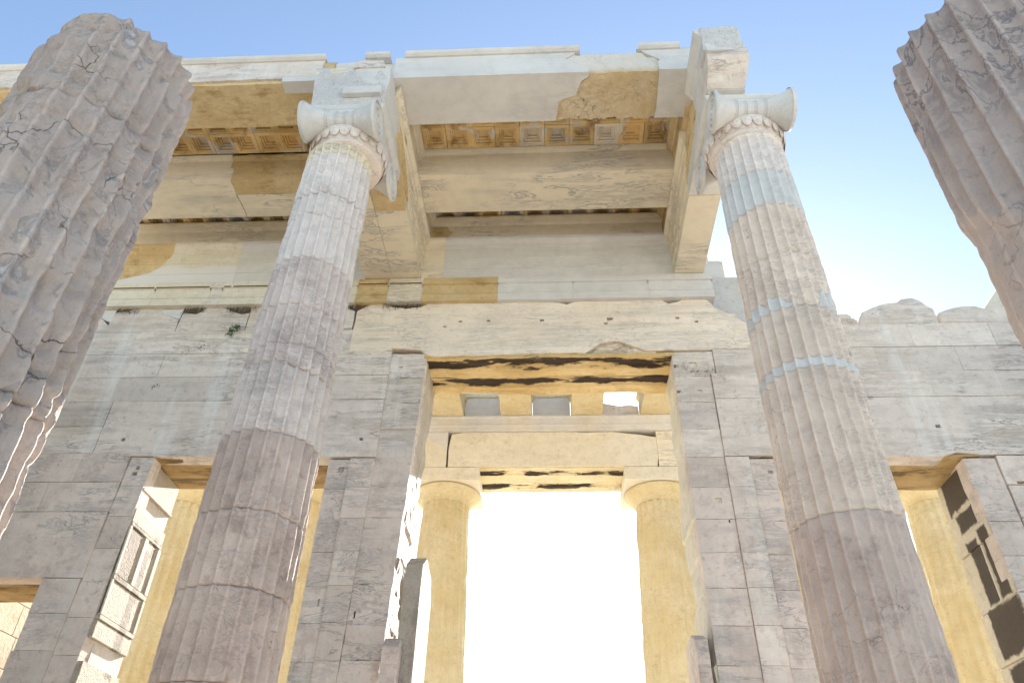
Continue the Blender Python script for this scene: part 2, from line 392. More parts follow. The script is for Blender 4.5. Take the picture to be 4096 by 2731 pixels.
# ------------------------------------------------------------------ ground
D = 10.235; WB = D+1.12                    # west and east face of the door wall
def sheet(name, x0, x1, y0, y1, z, mat):
    o = mesh_obj(name, [(x0, y0, z), (x1, y0, z), (x1, y1, z), (x0, y1, z)], [(0, 1, 2, 3)], mat); o['kind'] = 'structure'; return o
sheet('ground', -900, 900, -900, 900, -.02, 'ground_stone')
for nm, x0, x1 in (('platform', -9.1, -2.05), ('platform', 1.95, 9.1)):
    g = Geo(); g.box(x0, x1, -4, 9.0, -.3, .6); g.build(nm, 'ground_stone')['kind'] = 'structure'
g = Geo(); g.box(-2.03, 1.93, -4, 22, -.3, .02); g.build('passage', 'ground_stone')['kind'] = 'structure'
for x0, x1 in ((-9.1, -2.3), (2.2, 9.1)):
    g = Geo()
    for i in range(5): g.box(x0, x1, 9.0+.25*i, 9.25+.25*i+(12 if i == 4 else 0), -.3, .82+.22*i)
    g.build('porch_floor', 'ground_stone')['kind'] = 'structure'

# ------------------------------------------------------------------ door wall
wall = thing('door_wall', (0, D, 1.7), 'tall old marble wall with door openings running across behind the columns', 'wall')
core = Geo()
cy0, cy1 = D+.26, WB
for x0, x1, z0, z1 in ((-9.1, -8.9, 1.7, 9.6), (-7.36, -6.44, 1.7, 7.2), (-3.46, -2.31, 1.7, 7.2), (2.15, 3.32, 1.7, 7.2), (6.24, 7.28, 1.7, 7.2), (8.8, 9.1, 1.7, 9.6),
                       (-8.9, -7.36, 5.32, 7.2), (7.28, 8.8, 5.32, 7.2), (-9.1, -2.24, 7.28, 9.12), (2.14, 9.1, 7.2, 9.12)):
    core.box(x0, x1, cy0, cy1, z0, z1)
core.box(-9.1, 3.3, cy0+.02, cy1, 9.2, 9.85); core.box(3.3, 9.1, cy0+.02, cy1, 9.2, 9.62)
core.build('wall_core', 'wall_marble', wall)

rng = random.Random(3)
def tn(a=.06): return (rng.uniform(-a, a), 0, 0)
up_, lowr = Geo(), Geo()
H = lambda *a: a
def blk(x0, x1, z0, z1, y=0.0, holes=(), amp=.004, a=.11, g=None, gap=.0002):
    slab(g if g is not None else (up_ if z0 > 6.9 else lowr), rect(x0, x1, z0, z1), D+y+rng.uniform(-.006, .004), D+.30, tn(a), gap=gap+rng.choice((0, 0, 0, .0006, .0022)),
         holes=holes, amp=amp, step=.07, seed=rng.randrange(999))
# left wing, above the side door
for z0, z1, xs in ((9.205, 9.705, (-9.1, -8.75, -7.45, -6.25, -4.95, -3.53, -3.0)), (8.71, 9.20, (-9.1, -8.12, -7.42, -6.81, -5.6, -4.4, -3.76, -2.76)),
                   (8.22, 8.705, (-9.1, -8.3, -7.47, -6.35, -5.2, -3.72, -2.76)), (7.735, 8.215, (-9.1, -8.33, -7.41)), (7.235, 7.73, (-9.1, -8.9, -7.41))):
    for x0, x1 in zip(xs, xs[1:]): blk(x0, x1, z0, z1)
blk(-2.99, -2.76, 9.21, 9.70, a=.05)
# top row of the left wing: broken upper edges
top = [
 [(-9.1, 9.71), (-8.12, 9.71), (-8.09, 9.87), (-8.24, 10.01), (-8.40, 10.12), (-8.46, 10.30), (-9.1, 10.30)],
 [(-8.12, 9.71), (-6.80, 9.71), (-6.80, 9.98), (-7.16, 10.13), (-7.26, 10.30), (-7.62, 10.31), (-7.83, 10.20), (-8.06, 10.17)],
 [(-6.79, 9.71), (-5.51, 9.71), (-5.51, 10.12), (-5.65, 10.09), (-5.83, 10.15), (-5.92, 10.20), (-6.18, 10.31), (-6.31, 10.31), (-6.41, 10.17), (-6.52, 10.11), (-6.68, 10.13), (-6.76, 10.12)],
 [(-5.50, 9.71), (-4.3, 9.71), (-4.28, 10.2), (-4.7, 10.28), (-5.33, 10.25), (-5.50, 10.24)],
 [(-4.29, 9.71), (-3.55, 9.71), (-3.55, 10.12), (-3.72, 10.22), (-4.0, 10.30), (-4.27, 10.2)]]
for i, p in enumerate(top): slab(up_, p, D, D+.30, tn(.04), amp=.012, step=.06, seed=40+i)
# lintel block of the left side door and wall left of it
slab(up_, [(-7.40, 7.19), (-2.77, 7.14), (-2.77, 8.21), (-7.40, 8.215)], D, D+.30, (.03, 0, 0), amp=.006, seed=5,
     holes=((-6.98, 7.48, .035, .03), (-3.05, 7.46, .03, .025)))
for z0, z1, xs in ((6.73, 7.23, (-9.1, -8.35, -7.55, -6.76)), (6.23, 6.725, (-9.1, -7.9, -6.77)), (5.73, 6.225, (-9.1, -8.95))):
    for x0, x1 in zip(xs, xs[1:]): blk(x0, x1, z0, z1)
slab(lowr, [(-8.94, 5.21), (-6.80, 5.21), (-6.79, 6.225), (-8.94, 6.225)], D, D+.30, (.02, 0, 0), amp=.006, seed=6)
z = 5.205
while z > 1.75:
    h = min(.5, z-1.7); blk(-7.38-rng.uniform(0, .04), -6.82, z-h, z-.003); blk(-9.1, -8.88, z-h, z-.003); z -= h
# recessed door-frame strips beside each opening
def column_of(x0, x1, zt, zb=1.7, y=0.0, hl={}, step_=.503, jag=0.0, g=None, x0b=None, x1b=None):
    z = zt; i = 0
    x0b = x0 if x0b is None else x0b; x1b = x1 if x1b is None else x1b
    while z > zb+.05:
        h = min(step_, z-zb); f0 = (zt-z)/(zt-4.6); f1 = (zt-z+h)/(zt-4.6)
        a0, a1 = x0+(x0b-x0)*f0, x0+(x0b-x0)*f1; b0, b1 = x1+(x1b-x1)*f0, x1+(x1b-x1)*f1
        slab(g if g is not None else (up_ if z > 7.3 else lowr), [(a1, z-h), (b1, z-h), (b0, z-.003), (a0, z-.003)], D+y+rng.uniform(-.004, .004), D+.30, tn(.10), holes=hl.get(i, ()),
             amp=max(.004, jag), step=.06, seed=rng.randrange(999), gap=.0006)
        z -= h; i += 1
column_of(-6.745, -6.37, 7.175, y=.032, hl={0: ((-6.58, 6.98, .03, .03), (-6.60, 6.88, .04, .03))}, x0b=-6.83, x1b=-6.44)
column_of(-3.515, -3.175, 7.115, y=.032, hl={0: ((-3.30, 6.93, .045, .045),), 4: ((-3.28, 4.88, .012, .05),)}, x0b=-3.52, x1b=-3.19)
column_of(-3.172, -2.775, 7.125, hl={}, x0b=-3.19, x1b=-2.84)
column_of(-2.765, -2.14, 9.16, y=.032, hl={0: ((-2.57, 8.88, .035, .012),), 1: ((-2.6, 8.66, .045, .02),), 5: ((-2.72, 6.1, .012, .045),), 8: ((-2.75, 4.72, .012, .05),)}, jag=.02, x0b=-2.84, x1b=-2.29)
column_of(2.05, 2.643, 9.13, y=.032, hl={0: ((2.38, 8.86, .06, .05), (2.10, 8.83, .04, .03)), 1: ((2.43, 8.33, .035, .028), (2.09, 8.32, .03, .025)), 5: ((2.45, 6.40, .045, .04),),
          6: ((2.56, 6.1, .012, .045),), 9: ((2.57, 4.78, .012, .05),)}, jag=.012, x0b=2.09, x1b=2.648)
column_of(2.645, 3.005, 7.115, x0b=2.65, x1b=3.01)
column_of(3.01, 3.375, 7.09, y=.032, hl={0: ((3.29, 6.86, .035, .025),)}, jag=.012, x0b=3.02, x1b=3.36)
column_of(6.18, 6.645, 7.08, y=.032, jag=.015, x0b=6.24, x1b=6.67)
# big centre lintel
cl = [(-3.53, 9.18), (-2.95, 9.17), (-2.75, 9.26), (-2.27, 9.22), (-2.14, 9.11), (-1.99, 9.08), (-1.25, 9.09), (-.37, 9.11), (.44, 9.13), (.56, 9.09), (.86, 9.31), (1.15, 9.35), (1.63, 9.14),
      (1.95, 9.15), (2.62, 9.14), (2.94, 9.16), (3.40, 9.16), (3.41, 9.71), (3.28, 9.81), (3.08, 9.96), (2.93, 10.04), (2.86, 10.17), (2.80, 10.24), (2.69, 10.29), (2.61, 10.27), (2.55, 10.29),
      (2.39, 10.29), (2.29, 10.22), (2.11, 10.18), (2.0, 10.26), (1.75, 10.29), (1.0, 10.28), (.45, 10.27), (.30, 10.20), (.17, 10.24), (-.53, 10.27), (-1.37, 10.29), (-2.18, 10.29), (-2.36, 10.19), (-2.61, 10.16),
      (-2.86, 10.20), (-3.09, 10.30), (-3.28, 10.27), (-3.51, 10.12)]
gl = Geo()
slab(gl, cl, D-.012, D+.20, (.03, 0, 0), amp=.012, step=.07, seed=11, cham=.012,
     holes=((-1.60, 9.83, .03, .018), (-1.87, 9.72, .03, .02), (-.15, 9.83, .035, .022), (1.05, 9.84, .05, .03), (.97, 9.74, .03, .02), (2.23, 9.84, .035, .022), (2.55, 9.75, .03, .02), (-1.1, 9.84, .03, .02)))
gl.box(-3.4, 3.3, D+.15, D+.5, 9.36, 10.05)
gl.build('lintel', 'lintel_centre', wall, label='long cracked marble lintel with broken top edge and beam holes')

# rear lintel piece and ragged undersides
def soffit(name, x0, x1, ya, yb, z, mat, drop=.05, seed=0, par=None, nx=60, ny=14):
    X = np.linspace(x0, x1, nx); Y = np.linspace(ya, yb, ny)
    V = []; F = []
    gx, gy = np.meshgrid(X, Y)
    P = np.stack([gx*1.6, gy*5, gy*0+seed], -1)
    zz = z-drop*(.5+.5*fbm(P, seed, 4))-.03*(gy > (ya+yb)/2)
    gy = gy.copy(); gy[0] += .03*(.5+.5*fbm(np.stack([X*4, X*0, X*0+seed], -1), seed+1, 4))
    lowv = np.stack([gx, gy, zz], -1).reshape(-1, 3); hi = lowv.copy(); hi[:, 2] = z+.015
    V = np.vstack([lowv, hi]); N = nx*ny
    for j in range(ny-1):
        for i in range(nx-1):
            a = j*nx+i; F.append((a, a+1, a+nx+1, a+nx)); F.append((N+a, N+a+nx, N+a+nx+1, N+a+1))
    per = [i for i in range(nx)]+[nx-1+nx*j for j in range(1, ny)]+[N-1-i for i in range(1, nx)]+[nx*(ny-1-j) for j in range(1, ny-1)]
    for a, b in zip(per, per[1:]+per[:1]): F.append((a, b, N+b, N+a))
    return mesh_obj(name, V, F, mat, par, np.zeros((len(V), 3)))
soffit('lintel_underside', -2.19, 2.10, D+.012, D+.60, 9.10, 'soffit_centre', .07, 3, wall)
soffit('lintel_underside', -2.19, 2.10, D+.61, WB+.02, 9.11, 'soffit_centre', .10, 8, wall)
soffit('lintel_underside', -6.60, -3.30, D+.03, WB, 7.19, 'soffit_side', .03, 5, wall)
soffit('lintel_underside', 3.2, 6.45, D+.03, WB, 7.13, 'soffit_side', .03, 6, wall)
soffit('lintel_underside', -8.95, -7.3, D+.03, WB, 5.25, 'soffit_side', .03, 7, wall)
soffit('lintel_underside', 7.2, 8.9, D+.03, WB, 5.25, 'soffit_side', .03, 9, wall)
def rough_block(par, name, mat, X0, X1, Z0, Z1, yfun, yback, seed, nx=24, nz=22, xl=None, xr=None, label=None):
    gx, gz = np.meshgrid(np.linspace(0, 1, nx), np.linspace(0, 1, nz))
    zz = Z0+(Z1-Z0)*gz
    x0 = xl(zz) if xl else X0+0*zz; x1 = xr(zz) if xr else X1+0*zz
    xx = x0+(x1-x0)*gx
    yy = yfun(xx, zz)+.02*fbm(np.stack([xx*7, zz*7, xx*0], -1), seed, 4)
    f = np.stack([xx, yy, zz], -1).reshape(-1, 3); b = f.copy(); b[:, 1] = yback; N = len(f); F = []
    for j in range(nz-1):
        for i in range(nx-1):
            a = j*nx+i; F.append((a, a+1, a+nx+1, a+nx)); F.append((N+a, N+a+nx, N+a+nx+1, N+a+1))
    per = list(range(nx))+[nx-1+nx*j for j in range(1, nz)]+[N-1-i for i in range(1, nx)]+[nx*(nz-1-j) for j in range(1, nz-1)]
    for a, c in zip(per, per[1:]+per[:1]): F.append((a, c, N+c, N+a))
    return mesh_obj(name, np.vstack([f, b]), F, mat, par, np.zeros((2*N, 3)), label=label)
rough_block(wall, 'broken_face', 'lintel_centre', .40, 1.80, 9.112, 9.40, lambda x, z: D+.012+.24*np.clip((9.37-z)/.26, 0, 1)*np.exp(-((x-1.0)/.40)**2)+.10*fbm(np.stack([x*5, z*9, x*0], -1), 5, 4)**2+.03*np.floor(3*np.abs(fbm(np.stack([x*2.5, z*8, x*0+4], -1), 8, 2))), D+.6, 4, nx=60, nz=24, label='broken away lower edge of the lintel')
# right wing
for z0, z1, xs in ((8.665, 9.155, (2.74, 3.41, 4.3, 5.40, 6.72, 7.9, 9.1)), (8.17, 8.66, (2.65, 3.4, 4.6, 6.11, 7.2, 8.2, 9.1)), (9.165, 9.655, (3.42, 4.5, 6.09, 7.44, 8.3, 9.1))):
    for x0, x1 in zip(xs, xs[1:]): blk(x0, x1, z0, z1)
slab(up_, [(2.65, 7.13), (5.1, 7.11), (5.85, 7.09), (6.12, 7.17), (6.45, 7.12), (9.1, 7.14), (9.1, 8.165), (2.65, 8.165)], D, D+.30, (.02, 0, 0), amp=.008, seed=21,
     holes=((5.98, 7.62, .04, .03),))
blk(2.64, 2.735, 8.67, 9.13, y=.03)
for z0, z1, xs in ((6.63, 7.105, (6.66, 7.4, 9.1)), (6.12, 6.62, (6.665, 7.9, 9.1))):
    for x0, x1 in zip(xs, xs[1:]): blk(x0, x1, z0, z1, holes=((6.86, 6.66, .06, .02),) if z0 > 6.5 and x0 < 7 else ())
slab(lowr, rect(6.67, 9.1, 5.2, 6.11), D, D+.30, (.02, 0, 0), amp=.005, seed=22)
z = 5.195
while z > 1.75:
    h = min(.5, z-1.7); blk(6.675, 7.3, z-h, z-.003); blk(8.8, 9.1, z-h, z-.003); z -= h
for i, (p, yy) in enumerate((([(3.45, 9.66), (5.28, 9.66), (5.26, 9.80), (5.0, 9.74), (4.3, 9.70), (3.6, 9.74)], 0),
             ([(5.30, 9.66), (6.665, 9.66), (6.66, 9.98), (6.49, 10.17), (6.38, 10.24), (6.19, 10.22), (6.09, 10.14), (5.91, 10.13), (5.63, 10.03), (5.43, 9.93)], .01),
             ([(6.685, 9.66), (9.1, 9.66), (9.1, 10.0), (8.4, 10.05), (7.94, 10.03), (7.82, 10.04), (7.50, 9.97), (7.37, 10.03), (7.06, 10.01), (6.87, 9.95), (6.72, 9.89)], 0))):
    slab(up_, p, D+yy, D+.55, tn(.05), amp=.035, step=.10, seed=60+i, cham=.02)
up_.build('masonry', 'wall_marble', wall, label='upper courses of pale weathered marble blocks')
lowr.build('masonry', 'wall_lower', wall, label='lower courses of brownish marble blocks between the doors')

# reveals of the doors
def reveal(x, sgn, zt, mat_a, rows, mat_b=None, y0=D+.06, y1=WB-.01, name='door_jamb', taper=.06, zb=1.7, label=None):
    """sgn: direction the reveal faces along X. rows: (z top, z bottom, inset, kind)"""
    ga, gb = Geo(), Geo()
    for (a, b, ins, k) in rows:
        xx = x-sgn*ins
        xb = x-sgn*.35
        g2 = gb if k == 'd' else ga
        lo_, hi_ = min(xx, xb), max(xx, xb)
        g2.box(lo_, hi_, y0, y1, b+.003, a-.003, tn(.05), c=.008)
    if ga.V: ga.build(name, mat_a, wall, label=label)
    if gb.V: gb.build(name, mat_b, wall, label='soot blackened marble door jamb')
reveal(-6.37, 1, 7.15, 'jamb_side', [(7.15, 6.66, .03, 'a'), (6.66, 6.61, .005, 'a'), (6.60, 6.32, .09, 'a'), (6.32, 6.10, .014, 'a'), (6.10, 6.04, .0, 'a'), (6.04, 5.30, .016, 'a'), (5.30, 5.22, .0, 'a'),
        (5.22, 4.72, .016, 'a'), (4.72, 4.65, .0, 'a'), (4.65, 4.40, .014, 'a'), (4.40, 4.10, .09, 'a'), (4.10, 3.4, .014, 'a'), (3.4, 1.7, .014, 'a')], label='sunlit panelled marble door jamb')
gp = Geo()
for ya, yb in ((D+.06, D+.11), (D+.56, D+.66), (WB-.10, WB-.01)): gp.box(-6.42, -6.368, ya, yb, 5.302, 6.038, c=.006)
for ya, yb in ((D+.06, D+.11), (WB-.07, WB-.01)): gp.box(-6.42, -6.369, ya, yb, 4.722, 5.218, c=.006)
gp.build('jamb_rib', 'new_marble_beam', wall)
reveal(-3.52, -1, 7.1, 'jamb', [(7.12, 5.6, .02, 'a'), (5.6, 4.2, .03, 'a'), (4.2, 1.7, .02, 'a')])
reveal(6.19, -1, 7.1, 'jamb_soot', [(7.07, 6.515, .03, 'a'), (6.51, 6.15, .045, 'a'), (6.145, 5.90, .0, 'a'), (5.895, 5.06, .03, 'a'), (5.055, 4.34, .02, 'a'), (4.335, 3.2, .03, 'a'), (3.2, 1.7, .02, 'a')], label='panelled door jamb blackened by soot')
gp = Geo()
for ya, yb in ((D+.43, D+.465),): gp.box(6.205, 6.30, ya, yb, 5.062, 5.892)
gp.build('jamb_rib', 'east_pale', wall)
reveal(3.38, 1, 7.1, 'jamb', [(7.10, 5.6, .02, 'a'), (5.6, 4.2, .03, 'a'), (4.2, 1.7, .02, 'a')])
def ragged_reveal(x, sgn, zt, zb, mat, seed, lean=0.0):
    ny, nz = 26, 150
    Y = np.linspace(D+.055, WB-.01, ny); Z = np.linspace(zt, zb, nz)
    gy, gz = np.meshgrid(Y, Z)
    cr_ = np.floor((9.13-gz)/.503)
    off = .03*vnoise(np.stack([cr_*3.1, gy*0, gy*0], -1), seed)+.05*fbm(np.stack([gy*2.2, gz*2.5, gy*0], -1), seed, 4)
    edge = np.exp(-((gy-D-.055)/.10)**2)*(.03+.05*np.maximum(0, n1(gz*4, seed)))
    jo = .03*np.exp(-(((9.13-gz)/.503-np.round((9.13-gz)/.503))/.02)**2)
    gx = x+lean*(zt-gz)-sgn*(.03+off+edge+jo)
    f = np.stack([gx, gy, gz], -1).reshape(-1, 3); b = f.copy(); b[:, 0] = x-sgn*.5; N = len(f)
    F = []
    for j in range(nz-1):
        for i in range(ny-1):
            a = j*ny+i; F.append((a, a+1, a+ny+1, a+ny)); F.append((N+a, N+a+ny, N+a+ny+1, N+a+1))
    per = list(range(ny))+[ny-1+ny*j for j in range(1, nz)]+[N-1-i for i in range(1, ny)]+[ny*(nz-1-j) for j in range(1, nz-1)]
    for a, c in zip(per, per[1:]+per[:1]): F.append((a, c, N+c, N+a))
    return mesh_obj('door_jamb', np.vstack([f, b]), F, mat, wall, np.zeros((2*N, 3)), label='ragged broken jamb of the tall centre door')
ragged_reveal(-2.12, 1, 9.08, 1.7, 'jamb', 5, -.03)
ragged_reveal(2.04, -1, 9.08, 1.7, 'east_pale', 9, 0.0)

# marble slabs standing in the centre doorway
def standing_slab(pts, x0, x1, label, y_dir, mat, seed):
    base = (0.5*(x0+x1), pts[0][0], pts[0][1])
    t = thing('marble_slab', base, label, 'slab')
    g = Geo(); slab(g, pts, x0, x1, amp=.018, step=.05, seed=seed, axis='X', cham=.015)
    g.build('slab', mat, t)
standing_slab([(D-.02, 1.75), (D+.95, 1.75), (D+.98, 5.2), (D+.80, 5.5), (D+.30, 5.62), (D+.02, 5.42), (D-.03, 4.9)], -1.86, -2.10, 'tall sunlit jamb slab standing at the left side of the tall doorway', 1, 'jamb', 31)
standing_slab([(D-.28, 1.75), (D-.07, 1.75), (D-.06, 4.2), (D-.14, 4.36), (D-.28, 4.22)], -2.02, -2.24, 'shorter grey slab with a jagged tip in front of the tall left jamb slab', 1, 'drum_pink', 33)
standing_slab([(D-.10, 1.75), (D+.8, 1.75), (D+.8, 4.5), (D+.3, 4.55), (D-.05, 4.40)], 1.84, 2.0, 'slender jamb slab standing at the right side of the tall doorway', 1, 'wall_lower', 35)

# cornice of the wall
corn = thing('wall_cornice', (-3, D, 10.25), 'stepped marble moulding running along the wall above the broken blocks', 'cornice')
cp = [(D+.30, 10.25), (D-.10, 10.25), (D-.10, 10.275), (D-.085, 10.28), (D-.085, 10.415), (D-.10, 10.42), (D-.10, 10.435), (D-.07, 10.45), (D-.07, 10.655), (D-.105, 10.665), (D-.105, 10.75), (D-.06, 10.765), (D-.06, 10.845), (D+.30, 10.845)]
ochre_t = lambda v: (0, 0, 0)
xs = [-9.1, -8.4, -7.42, -6.35, -6.12, -4.0, -3.56, -2.98, -2.34, -.95, .42, 1.78, 2.93]
oc = ['patina', 'east_pale', 'east_pale', 'wall_marble', 'east_pale', 'east_pale', 'patina', 'new_marble_beam', 'patina', 'new_marble', 'new_marble', 'new_marble', 'new_marble']
for i, (a, b) in enumerate(zip(xs, xs[1:])):
    prism(cp, 'X', a+.001, b-.001, 'moulding_block', oc[i], corn, nseg=max(2, int((b-a)/.3)), step=.3, disp=.006 if oc[i] != 'new_marble' else 0, dsc=5, seed=i)
gr = Geo()
for a, b in ((-9.1, -7.44), (-7.40, -6.37), (-6.1, -5.96), (-5.92, -3.7), (-3.54, -3.0), (-2.96, -2.36)): gr.box(a, b, D-.1065, D-.09, 10.668, 10.695, c=0)
gr.build('groove_shade', 'recess_shade', corn, label='dark strip painted as undercut shade below the top fillet')  # dark strips on the face; undercut shade is in their colour, nothing is cut
g = Geo(); g.box(-9.1, 2.88, D+.24, D+.30, 9.8, 10.84, c=0); g.build('recess_shade_sheet', 'recess_shade', corn)  # dark sheet whose colour gives the gaps under the moulding their shade

# wall architrave (three fasciae and crown) with pale and ochre blocks
wa = thing('wall_architrave', (-3, D, 10.85), 'banded marble architrave lying on the wall moulding under the ceiling', 'architrave')
def ap(f, crown=True):      # profile (y, z) of three fasciae, facing -Y
    p = [(f+.40, 10.855), (f, 10.855), (f, 11.103), (f-.014, 11.108), (f-.014, 11.358), (f-.028, 11.363), (f-.028, 11.613), (f-.045, 11.62), (f-.06, 11.70), (f-.115, 11.78), (f-.115, 11.845), (f+.40, 11.845)]
    return p
def zedge(y, z): return float(np.interp(z, [10.85, 11.0, 11.15, 11.3, 11.5, 11.62, 11.9], [-8.9, -8.25, -7.72, -7.55, -7.45, -7.38, -7.35]))
def pale_top(v):
    lo = 11.28-.05*math.exp(-((v[0]+6.9)/.12)**2)
    return (0, 0, 0) if v[2] > lo else (0, 0, .95)
prism(ap(D), 'X', -9.1, zedge, 'architrave_block', 'patina', wa, nseg=20, step=.06, disp=.02, seed=3, label='dark ochre eroded block')
prism(ap(D), 'X', zedge, -6.02, 'architrave_block', 'east_pale', wa, nseg=40, step=.04, tonefn=pale_top, label='cream block with a white repair along its lower half')
prism(ap(D), 'X', -6.018, -3.5, 'architrave_block', 'new_marble', wa, nseg=4, label='white new marble block')
prism(ap(D), 'X', -3.498, -2.0, 'architrave_block', 'new_marble_beam', wa, nseg=4)
prism(ap(D), 'X', -1.998, 2.95, 'architrave_block', 'new_marble', wa, nseg=4)
# ------------------------------------------------------------------ ceiling beams
def beam_prof(y0, y1, zb=11.85, zt=12.39):
    return [(y0, zb), (y1, zb), (y1, zt), (y1+.06, zt+.012), (y1+.09, zt+.055), (y1+.09, zt+.075), (y1-.05, zt+.078), (y1-.05, zt+.35), (y0+.05, zt+.35), (y0+.05, zt+.078), (y0-.09, zt+.075), (y0-.09, zt+.055), (y0-.06, zt+.012), (y0, zt)]
def plain_prof(y0, y1, zb=11.85, zt=12.39): return [(y0, zb), (y1, zb), (y1, zt), (y1-.05, zt+.12), (y0+.05, zt+.12), (y0, zt)]
def wob(base, amp, seed): return lambda a, z: base+amp*float(n1([a*3.1+z*4.7], seed)[0])
# wall beam (fourth beam, against the wall)
B4 = thing('ceiling_beam', (-.1, D+.4, 11.85), 'plain marble ceiling beam resting against the door wall', 'beam')
prism([(D, 11.852), (D+.8, 11.852), (D+.8, 12.6), (D+.1, 12.6), (D+.1, 12.42), (D-.11, 12.42), (D-.11, 12.38), (D-.06, 12.27), (D, 12.255)], 'X', -2.33, 2.2, 'beam_block', 'new_marble_beam', B4, nseg=4)
g = Geo(); slab(g, [(-2.30, 11.86), (-2.02, 11.94), (-1.92, 12.02), (-1.90, 12.1), (-1.97, 12.15), (-2.0, 12.23), (-2.30, 12.24)], D-.012, D+.05, amp=.01, seed=3); g.build('old_fragment', 'patina', B4, label='ochre fragment of old stone')
B4L = thing('ceiling_beam', (-6, D+.4, 11.85), 'ceiling beam against the wall in the left aisle', 'beam')
prism([(D, 11.852), (D+.8, 11.852), (D+.8, 12.6), (D+.1, 12.6), (D+.1, 12.42), (D-.11, 12.42), (D-.11, 12.38), (D-.06, 12.27), (D, 12.255)], 'X', -9.1, -3.5, 'beam_block', 'new_marble_beam', B4L, nseg=4)
# first beam of the central aisle: new ends, eroded old middle piece
def chunkL(y, z):
    if z < 11.9 and y < 7.5 and z < 11.86: return float(np.interp(y, [6.6, 6.72, 6.79, 7.05, 7.12, 7.5], [.66, .66, .54, .45, .19, .14]))
    if y > 6.8: return .14
    return float(np.interp(z, [11.85, 11.9, 12.2, 12.38, 12.46], [.66, .66, .28, .45, .53]))
def chunkR(y, z):
    if z < 11.86: return float(np.interp(y, [6.6, 6.8, 7.34, 7.5], [1.72, 1.73, 1.75, 1.73]))
    if y > 6.8: return 1.73
    return float(np.interp(z, [11.85, 12.05, 12.12, 12.34, 12.46], [1.72, 1.72, 1.76, 1.52, 1.43]))
B1 = thing('ceiling_beam', (-.1, 7.07, 11.85), 'front ceiling beam of the centre aisle, white with an eroded old middle piece', 'beam')
prism(plain_prof(6.63, 7.51), 'X', -2.42, lambda a, z: chunkL(a, z)-.004, 'beam_block', 'new_marble', B1, nseg=8, step=.05)
prism(plain_prof(6.64, 7.515, 11.845, 12.33), 'X', chunkL, chunkR, 'old_block', 'eroded', B1, nseg=60, step=.03, disp=.11, dsc=4.0, seed=8, tonefn=lambda v: (0, 0, .75*min(1, max(0, (v[2]-11.88)/.12)) if v[1] < 6.9 else 0), label='eroded ochre middle block')
prism(plain_prof(6.63, 7.51), 'X', lambda a, z: chunkR(a, z)+.004, 2.30, 'beam_block', 'new_marble', B1, nseg=8, step=.05)
def crown(par, x0, x1, y=6.63, z=12.39, bev=.06):
    V = [(x0, y+.2, z), (x1, y+.2, z), (x0, y-.03, z), (x1, y-.03, z), (x0, y-.07, z+.03), (x1-.0, y-.07, z+.03), (x0+bev*.3, y-.09, z+.07), (x1-bev*.3, y-.09, z+.07), (x0+bev, y+.2, z+.15), (x1-bev, y+.2, z+.15), (x0+bev, y-.06, z+.10), (x1-bev, y-.06, z+.10)]
    F = [(0, 1, 3, 2), (2, 3, 5, 4), (4, 5, 7, 6), (6, 7, 11, 10), (10, 11, 9, 8), (8, 9, 1, 0), (0, 2, 4, 6, 10, 8), (1, 9, 11, 7, 5, 3)]
    mesh_obj('crown_moulding', V, F, 'new_marble', par, np.zeros((12, 3)))
crown(B1, -2.92, -2.50); crown(B1, -2.27, .53); crown(B1, 1.44, 2.10)
# left aisle front beam: old ochre soffit, white face
B1L = thing('ceiling_beam', (-6, 7.07, 11.85), 'front ceiling beam of the left aisle with weathered ochre underside', 'beam')
def wface(v): return (0, 0, 0) 
prism(plain_prof(6.66, 7.47, 11.845, 12.36), 'X', -9.1, -3.42, 'beam_block', 'patina', B1L, nseg=70, step=.05, disp=.05, dsc=2.5, seed=14, label='ochre weathered old beam')
g = Geo()
bot = [(x, 11.93+.05*float(n1([x*2.3], 4)[0])) for x in np.linspace(-9.1, -4.2, 40)]
slab(g, [*bot, (-4.19, 11.97), (-3.66, 11.97), (-3.6, 12.1), (-3.58, 12.395), (-9.1, 12.395)], 6.625, 6.75, amp=.008, seed=4); g.build('beam_face', 'wall_marble', B1L, label='pale weathered front face')
g = Geo(); slab(g, [(-4.19, 11.84), (-3.64, 11.84), (-3.64, 11.965), (-4.19, 11.965)], 6.622, 6.84, seed=5)
g.build('repair_block', 'new_marble', B1L, label='small white repair block let into the edge')
crown(B1L, -9.1, -3.55); 
g = Geo(); slab(g, [(-3.56, 12.05), (-3.1, 12.05), (-2.95, 12.3), (-3.0, 12.45), (-3.56, 12.40)], 6.70, 7.3, amp=.02, seed=6); slab(g, [(-3.05, 12.05), (-2.43, 12.05), (-2.43, 12.385), (-3.0, 12.385)], 6.72, 7.3, seed=7)
g.build('beam_end', 'new_marble', B1L)
